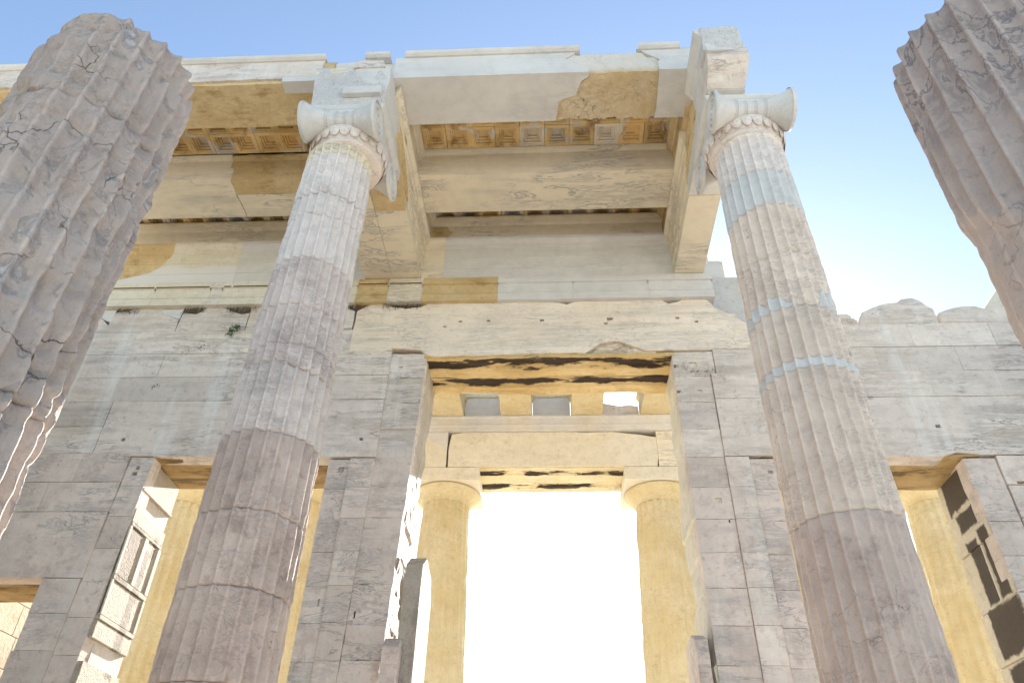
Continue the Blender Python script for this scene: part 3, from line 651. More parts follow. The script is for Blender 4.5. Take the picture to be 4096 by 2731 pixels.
# second beams
B2 = thing('ceiling_beam', (-.1, 9.02, 11.85), 'clean white second ceiling beam of the centre aisle', 'beam')
prism(beam_prof(8.585, 9.475), 'X', -2.34, 2.22, 'beam_block', 'new_marble_beam', B2, nseg=6, step=.2)
B2L = thing('ceiling_beam', (-6, 9.02, 11.85), 'second ceiling beam of the left aisle with a stained ochre piece', 'beam')
xb = lambda a, z: -5.72+.03*float(n1([a*5+z*6], 2)[0])-(.08 if z > 12.2 else 0)
prism(beam_prof(8.585, 9.475), 'X', -9.1, lambda a, z: xb(a, z)-.004, 'beam_block', 'new_marble_beam', B2L, nseg=12, step=.05)
def rear(x): return 8.9+.13*math.exp(-((x+4.8)/.35)**2)
pr = beam_prof(8.58, 8.9); 
prism([(8.58, 11.845), (8.92, 11.845), (8.97, 12.3), (8.95, 12.62), (8.64, 12.62), (8.64, 12.47), (8.50, 12.46), (8.50, 12.43), (8.58, 12.37)], 'X', xb, -3.45, 'old_block', 'patina', B2L, nseg=50, step=.05, disp=.03, dsc=4, seed=21, label='ochre stained old piece')
prism([(8.93, 11.851), (9.475, 11.851), (9.475, 12.39), (9.56, 12.44), (9.56, 12.46), (9.42, 12.47), (9.42, 12.7), (9.0, 12.7)], 'X', lambda a, z: xb(a, z)+.01, -3.45, 'beam_block', 'new_marble_beam', B2L, nseg=4, step=.1)

# ------------------------------------------------------------------ coffered ceilings
def coffer_geo(x0, y0, w, d, z, seed):
    V = []; F = []
    cx, cy = x0+w/2, y0+d/2
    rings = [(w/2, d/2, .30), (w/2-.003, d/2-.003, 0), (w/2-.05, d/2-.05, 0), (w/2-.055, d/2-.055, .012), (w/2-.075, d/2-.075, .014), (w/2-.08, d/2-.08, .06), (w/2-.105, d/2-.105, .065), (w/2-.108, d/2-.108, .10), (w/2-.135, d/2-.135, .105), (w/2-.138, d/2-.138, .14)]
    rr = random.Random(seed); ox, oy = rr.uniform(-.004, .004), rr.uniform(-.004, .004)
    for a, b, h in rings:
        V += [(cx-a+ox, cy-b+oy, z+h), (cx+a+ox, cy-b+oy, z+h), (cx+a+ox, cy+b+oy, z+h), (cx-a+ox, cy+b+oy, z+h)]
    for k in range(len(rings)-1):
        for i in range(4):
            j = (i+1) % 4; F.append((4*k+i, 4*k+j, 4*k+4+j, 4*k+4+i))
    k = 4*(len(rings)-1); F.append((k, k+1, k+2, k+3)); F.append((0, 1, 2, 3)); return V, F
def ceiling(label, xa, xb, n, ya, yb, z=12.468):
    t = thing('coffered_ceiling', ((xa+xb)/2, (ya+yb)/2, z), label, 'ceiling')
    w = (xb-xa)/n; d = (yb-ya)/2
    for j in range(2):
        for i in range(n):
            V, F = coffer_geo(xa+i*w, ya+j*d, w, d, z+random.uniform(-.004, .004), i*7+j*91+int(ya*10))
            tone = (random.uniform(-.25, .2), 0, random.choice((0, 0, 0, 0, .8)) if ya > 9 else random.choice((0, 0, 0, 0, 0, 0, 0, .55)))
            mesh_obj('coffer', V, F, 'coffer', t, np.tile(tone, (len(V), 1)))
    g = Geo(); g.box(xa-.35, xb+.35, ya-.35, yb+.75, z+.31, z+.40, c=0); g.build('leak_plate', 'recess_shade', t)  # dark plate added to stop light leaks; shows in gaps instead of sky
ceiling('row of square ochre coffers between the first two beams of the centre aisle', -2.25, 2.13, 10, 7.60, 8.50)
ceiling('coffers seen behind the second beam of the centre aisle', -2.25, 2.13, 10, 9.55, 10.42)
ceiling('stained square coffers over the left aisle behind its front beam', -9.0, -3.6, 13, 7.61, 8.485)
ceiling('thin strip of coffers behind the second beam of the left aisle', -9.0, -3.6, 13, 9.55, 10.42)

# ------------------------------------------------------------------ architraves on the columns (run along Y)
def arch_prof(xs, xi, s, crown_=True):
    """inner half of an architrave: seam at xs, inner face at xi; s=+1 when the face looks to +X"""
    p = [(xs, 10.857), (xi, 10.857), (xi, 11.105), (xi+s*.014, 11.11), (xi+s*.014, 11.36), (xi+s*.028, 11.365), (xi+s*.028, 11.612)]
    if crown_: p += [(xi+s*.045, 11.62), (xi+s*.06, 11.70), (xi+s*.115, 11.77), (xi+s*.115, 11.845)]
    else: p += [(xi+s*.02, 11.66), (xi+s*.01, 11.845)]
    return p+[(xs, 11.845)]
AL = thing('column_architrave', (-2.93, 8.3, 10.855), 'banded marble architrave from the left column capital to the wall', 'architrave')
def pyF(a, z):     # front limit of the old ochre block on the left architrave
    if z > 11.55: return 7.20
    return float(np.interp(z, [10.85, 11.07, 11.13, 11.45, 11.5], [7.85, 7.85, 7.25, 7.3, 7.45]))
def pyB(a, z): return float(np.interp(z, [10.85, 10.96, 11.27, 11.45, 11.6], [8.5, 8.54, 8.5, 8.0, 7.75])) if z < 11.6 else 7.60
prism(arch_prof(-2.932, -2.41, 1, False), 'Y', 6.42, lambda a, z: pyF(a, z)-.003, 'architrave_block', 'new_marble', AL, nseg=8, step=.06)
prism(arch_prof(-2.932, -2.415, 1, False), 'Y', pyF, lambda a, z: pyB(a, z)-.003, 'old_block', 'patina', AL, nseg=30, step=.05, disp=.02, dsc=4, seed=4, label='old ochre block in the architrave')
prism(arch_prof(-2.932, -2.41, 1), 'Y', lambda a, z: max(pyB(a, z), 0), D-.001, 'architrave_block', 'new_marble_beam', AL, nseg=10, step=.06)
V = arch_prof(-2.5, -2.41, 1)
prism([(-2.40, 11.614), (-2.365, 11.62), (-2.35, 11.70), (-2.297, 11.77), (-2.297, 11.843), (-2.40, 11.843)], 'Y', lambda a, z: 6.76-.6*(a+2.297), 7.75, 'crown_moulding', 'new_marble_beam', AL, nseg=4, step=.03)
prism([(-2.938, 10.857), (-3.46, 10.857), (-3.46, 11.105), (-3.474, 11.11), (-3.474, 11.36), (-3.488, 11.365), (-3.488, 11.612), (-3.55, 11.7), (-3.575, 11.845), (-2.938, 11.845)], 'Y', 6.43, D-.001, 'architrave_block', 'new_marble_beam', AL, nseg=8, step=.1, label='outer half of the architrave')
def side_course(par, xf, s, y0, y1, mat):
    xb_ = xf-s*.45
    prism([(xb_, 11.848), (xf, 11.848), (xf, 12.265), (xf+s*.03, 12.285), (xf+s*.10, 12.40), (xf+s*.10, 12.435), (xf+s*.01, 12.44), (xf+s*.01, 12.9), (xb_, 12.9)], 'Y', y0, y1, 'upper_course', mat, par, nseg=6, step=.1)

side_course(AL, -2.335, 1, 7.3, D+.2, 'new_marble_beam'); side_course(AL, -3.52, -1, 7.3, D+.2, 'new_marble_beam')
# rough broken end above the capital
rough_block(AL, 'rough_end', 'rough_white', -3.5, -2.44, 10.858, 11.86, lambda x, z: 6.40+.03*(z-10.9)-.0*(x), 6.7, 5,
            xl=lambda z: -3.47-.1*(z-10.86), xr=lambda z: -2.43-.10*np.maximum(0, z-11.5), label='rough pecked white end of the architrave')
g = Geo(); g.box(-3.02, -2.44, 6.31, 6.41, 11.03, 11.19, c=.012); g.build('ledge', 'new_marble', AL, label='narrow grey veined ledge')
rough_block(AL, 'old_cap', 'wall_marble', -3.0, -2.45, 11.80, 12.02, lambda x, z: 6.40+.1*(z-11.8)+.0*x, 6.72, 9, xl=lambda z: -2.98+.3*(z-11.8), xr=lambda z: -2.48-.25*(z-11.8), label='grey worn fragment on the upper corner')

AR = thing('column_architrave', (2.55, 8.3, 10.855), 'half width marble architrave from the right column capital to the wall', 'architrave')
prism(arch_prof(2.81, 2.29, -1, False), 'Y', lambda a, z: 6.35 if z < 11.3 else 6.30, lambda a, z: float(np.interp(z, [10.86, 11.1, 11.3, 11.6, 11.85], [8.3, 8.25, 7.0, 6.95, 6.95])), 'architrave_block', 'new_marble', AR, nseg=10, step=.06)
prism(arch_prof(2.805, 2.295, -1, False), 'Y', lambda a, z: float(np.interp(z, [10.86, 11.1, 11.3, 11.6, 11.85], [8.3, 8.25, 7.0, 6.95, 6.95]))+.003, lambda a, z: float(np.interp(z, [10.86, 11.2, 11.6, 11.85], [8.32, 8.3, 7.9, 7.76])), 'old_block', 'patina', AR, nseg=30, step=.05, disp=.04, dsc=4, seed=14, label='chipped ochre stretch of old stone')
prism(arch_prof(2.81, 2.29, -1), 'Y', lambda a, z: float(np.interp(z, [10.86, 11.2, 11.6, 11.85], [8.325, 8.305, 7.905, 7.78])), D-.001, 'architrave_block', 'new_marble_beam', AR, nseg=10, step=.06)
side_course(AR, 2.21, -1, 7.3, D+.2, 'patina')
# new end block with crown, and the old fragment below it
prism([(2.80, 11.32), (2.29, 11.30), (2.272, 11.36), (2.262, 11.60), (2.235, 11.62), (2.22, 11.70), (2.155, 11.77), (2.15, 11.86), (2.80, 11.86)], 'Y', 6.0, 7.03, 'crown_moulding', 'new_marble', AR, nseg=6, step=.06, label='moulded white end block')
rough_block(AR, 'rough_end', 'rough_white', 2.25, 2.80, 11.33, 11.855, lambda x, z: 5.975+.05*np.maximum(0, .12-(x-2.25))+.0*z+.10*np.maximum(0, 11.5-z+.35*(2.8-x)), 6.3, 15,
            xl=lambda z: 2.24+0*z, xr=lambda z: 2.78+.03*np.sin(z*9), label='rough pecked end face')
rough_block(AR, 'old_fragment', 'wall_marble', 2.27, 2.80, 10.865, 11.45, lambda x, z: 6.33-.33*np.clip((z-10.865)/.30, 0, 1)**.8+.25*np.maximum(0, (z-11.05)-.55*(x-2.27))*1.0, 6.6, 25, nz=30,
            xl=lambda z: 2.27+0*z, xr=lambda z: 2.80+.04*np.minimum(1, (z-10.865)*5)-.15*np.maximum(0, z-11.3), label='broken old fragment of the architrave end')

# ------------------------------------------------------------------ Ionic columns
NF = 24; PP = 12
def shaft_r(z, base=.6, top=10.2, rb=.575, rtp=.478):
    t = np.clip((z-base)/(top-base), 0, 1); return rb+(rtp-rb)*t+.012*np.sin(math.pi*t)
def drum(parent, cx, cy, zlo, zhi, seed, mat, wear=.2, rows=40, rot=0.0, roff=0.0, chunk=0.0, capped=True, label=None, name='drum', flute_top=None, side=None, zoff=0, stretch=1.0):
    """zlo, zhi: functions of the angle. wear 0..1: how far the arrises are rubbed away"""
    n = NF*PP; th = np.arange(n)/n*2*math.pi
    ph = (np.arange(n) % PP)/PP
    prof = np.where(ph < .13, 0, np.sqrt(np.clip(1-(2*(ph-.565)/.87)**2, 0, 1)))
    zl, zh = zlo(th), zhi(th)
    t = np.linspace(0, 1, rows)[:, None]
    z = zl[None]+(zh-zl)[None]*t; TH = np.broadcast_to(th[None]+rot, z.shape)
    Rz = shaft_r(z)+roff
    P = np.stack([np.cos(TH)*Rz, np.sin(TH)*Rz, z], -1)
    dep = .052
    a = wear if side is None else np.clip(wear+side(TH, z), 0, 1.2)
    loss = np.clip(.5+.9*fbm(P*2.2+seed*3.3, seed, 4), 0, 1)          # 0..1 local wear
    chip = a*(.010+.035*loss)+.030*np.maximum(0, fbm(P*np.array((6, 6, 3.0)), seed+5, 4)-.25+.35*a)
    pd = dep*prof[None]
    if flute_top is not None:
        pd = pd*np.clip((flute_top-z)/.05, 0, 1)**.5
    r = Rz-np.maximum(pd*(1-np.clip(1.6*a-.42, .0, .95)*np.clip(.45+loss, 0, 1)), np.minimum(chip, dep*1.15))
    r -= (.004+.012*a)*fbm(P*9, seed+9, 4)
    if chunk:
        c1 = fbm(P*3.4, seed+20, 3); c2 = fbm(P*8.0, seed+30, 3)
        c3 = fbm(P*2.4, seed+60, 4); rg = np.clip(1-np.abs(c3)/.10, 0, 1)
        r -= chunk*(.030*np.maximum(0, c1-.05)**.7*(c1 > .05)+.02*np.maximum(0, c2)+.014*rg**2)
    # joint chamfer
    dz = np.minimum(z-zl[None], zh[None]-z)
    r -= .016*np.exp(-dz/.010)*(.5+.8*np.maximum(0, n1(TH*4+zoff, seed))) + .03*np.exp(-dz/.03)*np.maximum(0, n1(TH*2.3, seed+3)-.35)
    V = np.stack([np.cos(TH)*r+cx, np.sin(TH)*r+cy, z], -1).reshape(-1, 3)
    F = [(j*n+i, j*n+(i+1) % n, (j+1)*n+(i+1) % n, (j+1)*n+i) for j in range(rows-1) for i in range(n)]
    if capped:
        b = len(V); V = np.vstack([V, [(cx, cy, zl.mean())], [(cx, cy, zh.mean())]])
        F += [(b, (i+1) % n, i) for i in range(n)]+[(b+1, (rows-1)*n+i, (rows-1)*n+(i+1) % n) for i in range(n)]
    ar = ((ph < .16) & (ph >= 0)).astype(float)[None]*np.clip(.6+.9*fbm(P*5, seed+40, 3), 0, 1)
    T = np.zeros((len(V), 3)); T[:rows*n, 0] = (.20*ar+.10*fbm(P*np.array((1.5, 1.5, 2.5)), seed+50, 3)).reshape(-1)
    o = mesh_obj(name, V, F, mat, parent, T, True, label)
    return o
def const(z, amp=0.0, f=2.0, s=0): return lambda th: z+amp*n1(np.sin(th)*f+np.cos(th)*f*1.7, s, 4)
def jag(z, amp, s): return lambda th: z+amp*n1(np.floor(th/(2*math.pi)*NF)*1.7+.0*th, s, 1)+.4*amp*n1(th*5, s+1, 2)
def ionic_base(parent, cx, cy, z0=.6):
    g = lathe([(.0, z0), (.70, z0), (.72, z0+.06), (.70, z0+.12), (.60, z0+.15), (.58, z0+.2), (.62, z0+.24), (.64, z0+.29), (.61, z0+.34), (.545, z0+.36), (0, z0+.36)], 64, cx, cy)
    mesh_obj('base', *g, 'drum_brown', parent, np.zeros((len(g[0]), 3)), True)
def lathe(prof, n, cx, cy, axis='Z', c=0.0):
    V = []; F = []; m = len(prof)
    for k in range(n):
        a = 2*math.pi*k/n
        for r, h in prof:
            V.append((cx+r*math.cos(a), cy+r*math.sin(a), h) if axis == 'Z' else (h, cx+r*math.cos(a), cy+r*math.sin(a)))
    for k in range(n):
        for i in range(m-1):
            F.append((k*m+i, ((k+1) % n)*m+i, ((k+1) % n)*m+i+1, k*m+i+1))
    return V, F
GRP = 'fluted columns flanking the passage'
def shaft(t, cx, cy, specs, top=None):
    """specs from the base up: (boundary fn above it, material, wear, kwargs)"""
    lo = const(.95)
    for i, (hi, mat, wear, kw) in enumerate(specs):
        kw = dict(kw); gapf = kw.pop('gap', .002)
        zl = float(np.mean(lo(np.zeros(1)))); zh = float(np.mean(hi(np.zeros(1))))
        rows = kw.pop('rows', max(8, int((zh-zl)/.02)))
        l2, h2 = lo, hi
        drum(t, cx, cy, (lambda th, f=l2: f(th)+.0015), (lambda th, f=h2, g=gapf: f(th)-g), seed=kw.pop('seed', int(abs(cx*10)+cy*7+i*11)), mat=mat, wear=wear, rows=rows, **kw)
        lo = hi

RX, RY = 2.87, 7.02; LX, LY = -3.06, 6.99
colR = thing('ionic_column', (RX, RY, .6), 'right complete Ionic column, tan shaft with white repair rings', 'column', GRP)
colL = thing('ionic_column', (LX, LY, .6), 'left complete Ionic column, pinkish brown shaft with grey banded flutes', 'column', GRP)
ionic_base(colR, RX, RY); ionic_base(colL, LX, LY)
def patchtop(th):
    d = np.mod(th, 2*math.pi)
    w = np.clip((d-R(150))/R(20), 0, 1)*np.clip((R(262)-d)/R(25), 0, 1); w2 = np.clip((d-R(292))/R(8), 0, 1)*np.clip((R(330)-d)/R(8), 0, 1)
    return const(7.04, .02, 1.5, 7)(th)+.006+w*(.16+.07*n1(th*6, 3, 3))+w2*.26
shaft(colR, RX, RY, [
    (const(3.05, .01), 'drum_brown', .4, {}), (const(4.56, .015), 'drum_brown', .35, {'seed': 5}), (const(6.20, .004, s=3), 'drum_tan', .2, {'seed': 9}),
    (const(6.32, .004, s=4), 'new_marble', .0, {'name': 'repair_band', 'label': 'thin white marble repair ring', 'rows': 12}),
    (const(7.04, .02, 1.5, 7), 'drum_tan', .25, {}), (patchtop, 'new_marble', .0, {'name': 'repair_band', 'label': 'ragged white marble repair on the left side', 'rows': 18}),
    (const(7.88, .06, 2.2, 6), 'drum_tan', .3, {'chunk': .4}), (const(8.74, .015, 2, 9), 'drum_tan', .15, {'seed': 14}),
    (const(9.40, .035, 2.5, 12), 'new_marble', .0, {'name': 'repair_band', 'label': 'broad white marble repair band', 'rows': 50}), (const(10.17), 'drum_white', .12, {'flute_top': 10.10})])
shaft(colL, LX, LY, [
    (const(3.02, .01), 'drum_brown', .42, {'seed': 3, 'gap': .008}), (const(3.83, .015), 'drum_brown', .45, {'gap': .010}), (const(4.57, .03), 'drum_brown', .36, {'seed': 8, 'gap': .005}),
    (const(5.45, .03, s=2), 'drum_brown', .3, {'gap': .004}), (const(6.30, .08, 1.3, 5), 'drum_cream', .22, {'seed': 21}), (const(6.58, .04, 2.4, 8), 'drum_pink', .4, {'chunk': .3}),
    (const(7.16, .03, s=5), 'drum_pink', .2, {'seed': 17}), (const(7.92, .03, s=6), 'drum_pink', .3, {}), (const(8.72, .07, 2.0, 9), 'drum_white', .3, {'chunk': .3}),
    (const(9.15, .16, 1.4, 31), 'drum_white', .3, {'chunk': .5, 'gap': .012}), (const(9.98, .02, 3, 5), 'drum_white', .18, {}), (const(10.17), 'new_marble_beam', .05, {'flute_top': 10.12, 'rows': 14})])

def capital(par, cx, cy):
    cx += .10 if cx < 0 else -.03
    t = bpy.data.objects.new('capital', None); COL.objects.link(t); t.parent = par; t.location = (0, 0, 9.57)
    z0 = 10.17
    # astragal and egg-and-dart echinus
    V, F = lathe([(.30, z0-.02), (.485, z0-.02), (.505, z0), (.505, z0+.025), (.492, z0+.045), (.50, z0+.06), (.53, z0+.10), (.565, z0+.17), (.58, z0+.23), (.56, z0+.27), (.2, z0+.27)], 96, cx, cy)
    mesh_obj('echinus', V, F, 'drum_white', t, np.zeros((len(V), 3)), True)
    ne = 24; g = Geo()
    for k in range(ne):
        a = 2*math.pi*(k+.5)/ne; c, s = math.cos(a), math.sin(a); nu, nv = 10, 7
        for kind, (rw, rh, bulge) in enumerate(((.054, .090, .016), (.070, .106, .003))):
            vs = []
            for i in range(nv):
                f = i/(nv-1)*math.pi/2
                for j in range(nu):
                    q = 2*math.pi*j/nu
                    u = rw*math.sin(f+1e-3)*math.cos(q); w = rh*math.sin(f+1e-3)*math.sin(q); b = bulge*math.cos(f)
                    zz = .155+w*.95-.0*w; rr = .567+.14*(zz-.155)+b-.010
                    if kind == 1: rr -= .0
                    vs.append((cx+rr*c-u*s, cy+rr*s+u*c, z0+zz))
            fs = [(i*nu+j, i*nu+(j+1) % nu, (i+1)*nu+(j+1) % nu, (i+1)*nu+j) for i in range(nv-1) for j in range(nu)]
            g.add(vs, fs)
        a2 = 2*math.pi*k/ne; c, s = math.cos(a2), math.sin(a2)      # darts
        q = lambda dr, du, zz: (cx+(.56+.14*(zz-.155)+dr)*c-du*s, cy+(.56+.14*(zz-.155)+dr)*s+du*c, z0+zz)
        g.add([q(.0, -.012, .22), q(.0, .012, .22), q(.0, 0, .07), q(.022, 0, .20)], [(0, 1, 3), (1, 2, 3), (2, 0, 3), (0, 2, 1)])
    o = g.build('egg_moulding', 'drum_white', t, True)
    # bolsters on the west and east side, volute discs on both faces
    zc = 10.49; vr = .295; hx = .528; vo = .575
    for sy in (-1, 1):
        prof = [(0, cx-hx)]
        for i in range(121):
            u = -1+2*i/120; x = cx+u*hx
            r = .135+(.165)*abs(u)**2.3
            if abs(u) > .97: r = vr
            for b in (-.38, -.13, .13, .38):
                if abs(u-b) < .055: r += .024*math.cos((u-b)/.055*math.pi/2)-.022*(abs(u-b) < .018)
            prof.append((r, x))
        prof.append((0, cx+hx))
        V, F = lathe(prof, 56, cy+sy*vo, zc, axis='X')
        V = np.array(V); yy = V[:, 1]-(cy+sy*vo); mid = 1-np.minimum(1, np.abs((V[:, 0]-cx)/hx))**2.3
        V[:, 1] += -sy*mid*.06
        V[:, 2] += mid*.06
        mesh_obj('bolster', V, F, 'new_marble', t, np.zeros((len(V), 3)), True)
        for sx in (-1, 1):
            g = Geo(); x0 = cx+sx*(hx+.002); turns = 2.6; pts = []
            N = 150; rows = []
            for i in range(N):
                f = i/(N-1); ang = math.pi/2*1.0+f*turns*2*math.pi; r = (vr-.018)*(1-f)**1.0*.90+.035*f+.02
                w = .026*(1-f)+.010
                for dr, dx in ((-w, 0), (-w*.5, .018), (w*.5, .018), (w, 0)):
                    rr = r+dr
                    rows.append((x0+sx*dx, cy+sy*(vo)+sy*-1*rr*math.cos(ang)*-1, zc+rr*math.sin(ang)))
            fs = [(i*4+j, i*4+j+1, i*4+j+5, i*4+j+4) for i in range(N-1) for j in range(3)]
            g.add(rows, fs)
            V, F = lathe([(0, x0+sx*.03), (.03, x0+sx*.025), (.045, x0)], 20, cy+sy*vo, zc, axis='X'); g.add(V, F)
            V, F = lathe([(vr-.03, x0), (vr-.025, x0+sx*.018), (vr, x0+sx*.016), (vr+.002, x0-sx*.03)], 56, cy+sy*vo, zc, axis='X'); g.add(V, F)
            g.build('volute', 'new_marble', t, True)
    # cushion between the volutes (the faces to the side) and abacus
    pr = []
    for i in range(25):
        u = -1+i/12.0; pr.append((cy+u*vo, 10.50-.05*(1-u*u)))
    prof = pr+[(cy+vo, 10.765), (cy-vo, 10.765)]
    prism(prof, 'X', cx-hx+.02, cx+hx-.02, 'cushion', 'new_marble', t, nseg=2, step=.5)
    g = Geo()
    a, b = .60, .60
    rings = [(.52, .52, 10.755), (.535, .54, 10.76), (.565, .575, 10.775), (.585, .595, 10.81), (.59, .60, 10.853), (0.01, 0.01, 10.853)]
    V = []; F = []
    V += [(cx-.01, cy-.01, 10.755), (cx+.01, cy-.01, 10.755), (cx+.01, cy+.01, 10.755), (cx-.01, cy+.01, 10.755)]
    for ax, ay, z in rings: V += [(cx-ax, cy-ay, z), (cx+ax, cy-ay, z), (cx+ax, cy+ay, z), (cx-ax, cy+ay, z)]
    for k in range(len(rings)):
        for i in range(4): F.append((4*k+i, 4*k+(i+1) % 4, 4*k+4+(i+1) % 4, 4*k+4+i))
    mesh_obj('abacus', V, F, 'new_marble', t, np.zeros((len(V), 3)))
capital(colR, RX, RY); capital(colL, LX, LY)

# broken foreground columns
LFX, LFY = -3.09, 2.98; RFX, RFY = 2.86, 2.89
colLF = thing('broken_column', (LFX, LFY, .6), 'near left broken column, heavily worn and cracked with a jagged top', 'column', GRP)
colRF = thing('broken_column', (RFX, RFY, .6), 'near right broken column with deep clean flutes near its top', 'column', GRP)
ionic_base(colLF, LFX, LFY); ionic_base(colRF, RFX, RFY)
def ftop(base, amp, dip_az, dip, s):
    def f(th):
        d = np.angle(np.exp(1j*(th-dip_az)))
        return base+amp*n1(th*3.0, s, 4)-dip*np.exp(-(d/.5)**2)
    return f
lside = lambda th, z: -.78*np.clip(np.cos(th-R(-12)), 0, 1)**.8+.30*fbm(np.stack([np.cos(th)*2, np.sin(th)*2, z*1.2], -1), 3, 3)
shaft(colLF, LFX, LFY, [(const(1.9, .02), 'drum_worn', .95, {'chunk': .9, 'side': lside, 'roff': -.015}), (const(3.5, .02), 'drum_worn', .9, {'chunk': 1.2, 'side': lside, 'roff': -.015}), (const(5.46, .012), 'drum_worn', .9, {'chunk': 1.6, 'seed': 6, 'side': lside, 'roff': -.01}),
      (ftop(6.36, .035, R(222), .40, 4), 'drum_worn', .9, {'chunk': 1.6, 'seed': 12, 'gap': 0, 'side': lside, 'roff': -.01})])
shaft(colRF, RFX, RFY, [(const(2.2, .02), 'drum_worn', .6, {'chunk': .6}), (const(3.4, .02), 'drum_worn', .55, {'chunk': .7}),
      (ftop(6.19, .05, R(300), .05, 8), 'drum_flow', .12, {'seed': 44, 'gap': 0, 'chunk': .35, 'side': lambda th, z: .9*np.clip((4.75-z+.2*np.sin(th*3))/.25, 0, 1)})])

# ------------------------------------------------------------------ stones behind the right column and on the wall top
t = thing('marble_block', (3.25, D+.6, 10.2), 'rough white new block standing behind the broken end of the lintel', 'block')
rough_block(t, 'block', 'rough_white', 2.75, 3.72, 9.5, 11.08, lambda x, z: D+.33+0*x, D+1.0, 77, nx=12, nz=18)
t = thing('marble_block', (3.1, D+.8, 11.09), 'small white block lying on top of the rough white block', 'block')
g = Geo(); slab(g, rect(2.8, 3.30, 11.09, 11.62), D+.45, D+1.0); g.build('block', 'new_marble', t)
t = thing('marble_block', (7.9, D+.7, 10.05), 'smooth pale sloping block on the far right of the wall top', 'block')
g = Geo(); slab(g, [(7.55, 10.0), (8.9, 10.0), (8.9, 11.0), (8.4, 11.0)], D+.25, D+.95); g.build('block', 'east_pale', t)
def rubble(x, y, z, r, label, seed):
    bm = bmesh.new(); bmesh.ops.create_icosphere(bm, subdivisions=3, radius=r)
    P = np.array([v.co[:] for v in bm.verts]); d = 1+.35*np.round(fbm(P/r*1.3, seed, 2)*3)/3+.08*fbm(P/r*4, seed+1, 3)
    P = P*d[:, None]*np.array((1.25, 1, .75)); F = [[v.index for v in f.verts] for f in bm.faces]; bm.free()
    t = tag(mesh_obj('rubble_stone', P+np.array((x, y, z)), F, 'wall_marble', None, np.zeros((len(P), 3))), label, 'stone', 'rubble stones on the wall top'); return t
rubble(5.10, D+.15, 9.86, .13, 'round rubble stone on the wall top at the right edge of the column', 3)
rubble(5.17, D+.10, 9.72, .12, 'small rubble stone wedged under the round one', 5)
rubble(3.42, D+.30, 9.85, .13, 'grey rubble stone between the lintel end and the right column', 7)
rubble(7.75, D+.30, 10.06, .13, 'flat grey rubble stone beside the smooth sloping block', 9)

# ------------------------------------------------------------------ white repair blocks in the wall, spikes, plants
t = thing('repair_block', (-8.27, D+.1, 9.95), 'white repair block at the far left under the wall moulding', 'block', 'white repair blocks under the moulding')
g = Geo(); slab(g, [(-8.46, 10.245), (-8.07, 10.245), (-8.08, 9.95), (-8.24, 10.02), (-8.40, 10.14)], D+.01, D+.24); g.build('block', 'new_marble', t)
t = thing('repair_block', (-7.0, D+.1, 9.95), 'white veined repair block under the moulding, left of the shaft', 'block', 'white repair blocks under the moulding')
g = Geo(); slab(g, [(-7.25, 10.245), (-6.78, 10.245), (-6.80, 10.0), (-7.16, 10.135)], D+.01, D+.24); g.build('block', 'new_marble', t)
def spikes(x0, x1, n, label, seed):
    rr = random.Random(seed); g = Geo()
    for i in range(n):
        x = x0+(x1-x0)*(i+rr.random())/n; a = Vector((x, D-.02+rr.uniform(-.02, .05), 10.25)); b = a+Vector((rr.uniform(-.06, .06), rr.uniform(-.05, .03), -rr.uniform(.08, .15)))
        d = (b-a).normalized(); s = d.orthogonal().normalized()*.0028; u = d.cross(s)
        g.add([a+s, a+u, a-s, a-u, b+s, b+u, b-s, b-u], [(0, 1, 5, 4), (1, 2, 6, 5), (2, 3, 7, 6), (3, 0, 4, 7)])
    tag(g.build('bird_spikes', 'wire'), label, 'bird spikes', 'bird spikes under the moulding')
spikes(-8.05, -7.6, 34, 'bird spikes under the moulding beside the far left white repair block', 1)
spikes(-6.77, -6.35, 34, 'bird spikes right of the veined white repair block', 2)
spikes(-5.95, -5.4, 40, 'bird spikes against the left column under the moulding', 3)
spikes(-3.75, -3.35, 34, 'bird spikes just right of the left column above the lintel corner', 4)
spikes(-3.05, -2.35, 60, 'widest strip of bird spikes under the ochre moulding block', 5)
def leaves(g, pts, size, n, spread, seed):
    rr = random.Random(seed)
    for p in pts:
        for _ in range(n):
            c = Vector(p)+Vector((rr.gauss(0, spread), rr.gauss(0, spread*.6)-.02, rr.gauss(0, spread)))
            a = Vector((rr.uniform(-1, 1), rr.uniform(-1, .2), rr.uniform(-1, 1))).normalized(); b = a.orthogonal().normalized(); s = size*rr.uniform(.6, 1.3)
            g.add([c-a*s, c+b*s*.45, c+a*s, c-b*s*.45], [(0, 1, 2, 3)])
t = thing('wall_shrub', (-5.67, D, 9.70), 'small green shrub growing from a joint in the wall left of the column', 'plant')
g = Geo(); leaves(g, [(-5.66, D-.06, 9.73), (-5.60, D-.06, 9.71), (-5.71, D-.05, 9.67), (-5.72, D-.04, 9.60)], .018, 55, .032, 4); g.build('foliage', 'leaf', t)
g = Geo(); g.box(-5.69, -5.68, D-.06, D+.02, 9.68, 9.70, c=0); g.build('stem', 'stem', t)
t = thing('creeping_vine', (2.4, D, 8.8), 'thin creeping vine with tiny leaves on the right door pier', 'plant')
path = [(2.17, 8.79), (2.26, 8.76), (2.36, 8.72), (2.44, 8.66), (2.50, 8.67), (2.58, 8.70), (2.64, 8.70), (2.71, 8.71)]
g = Geo()
for (xa, za), (xb_, zb_) in zip(path, path[1:]): g.add([(xa, D+.035, za-.004), (xb_, D+.035, zb_-.004), (xb_, D+.035, zb_+.004), (xa, D+.035, za+.004), (xa, D+.028, za), (xb_, D+.028, zb_)], [(0, 1, 5, 4), (4, 5, 2, 3), (0, 3, 2, 1)])
g.build('stem', 'stem', t)
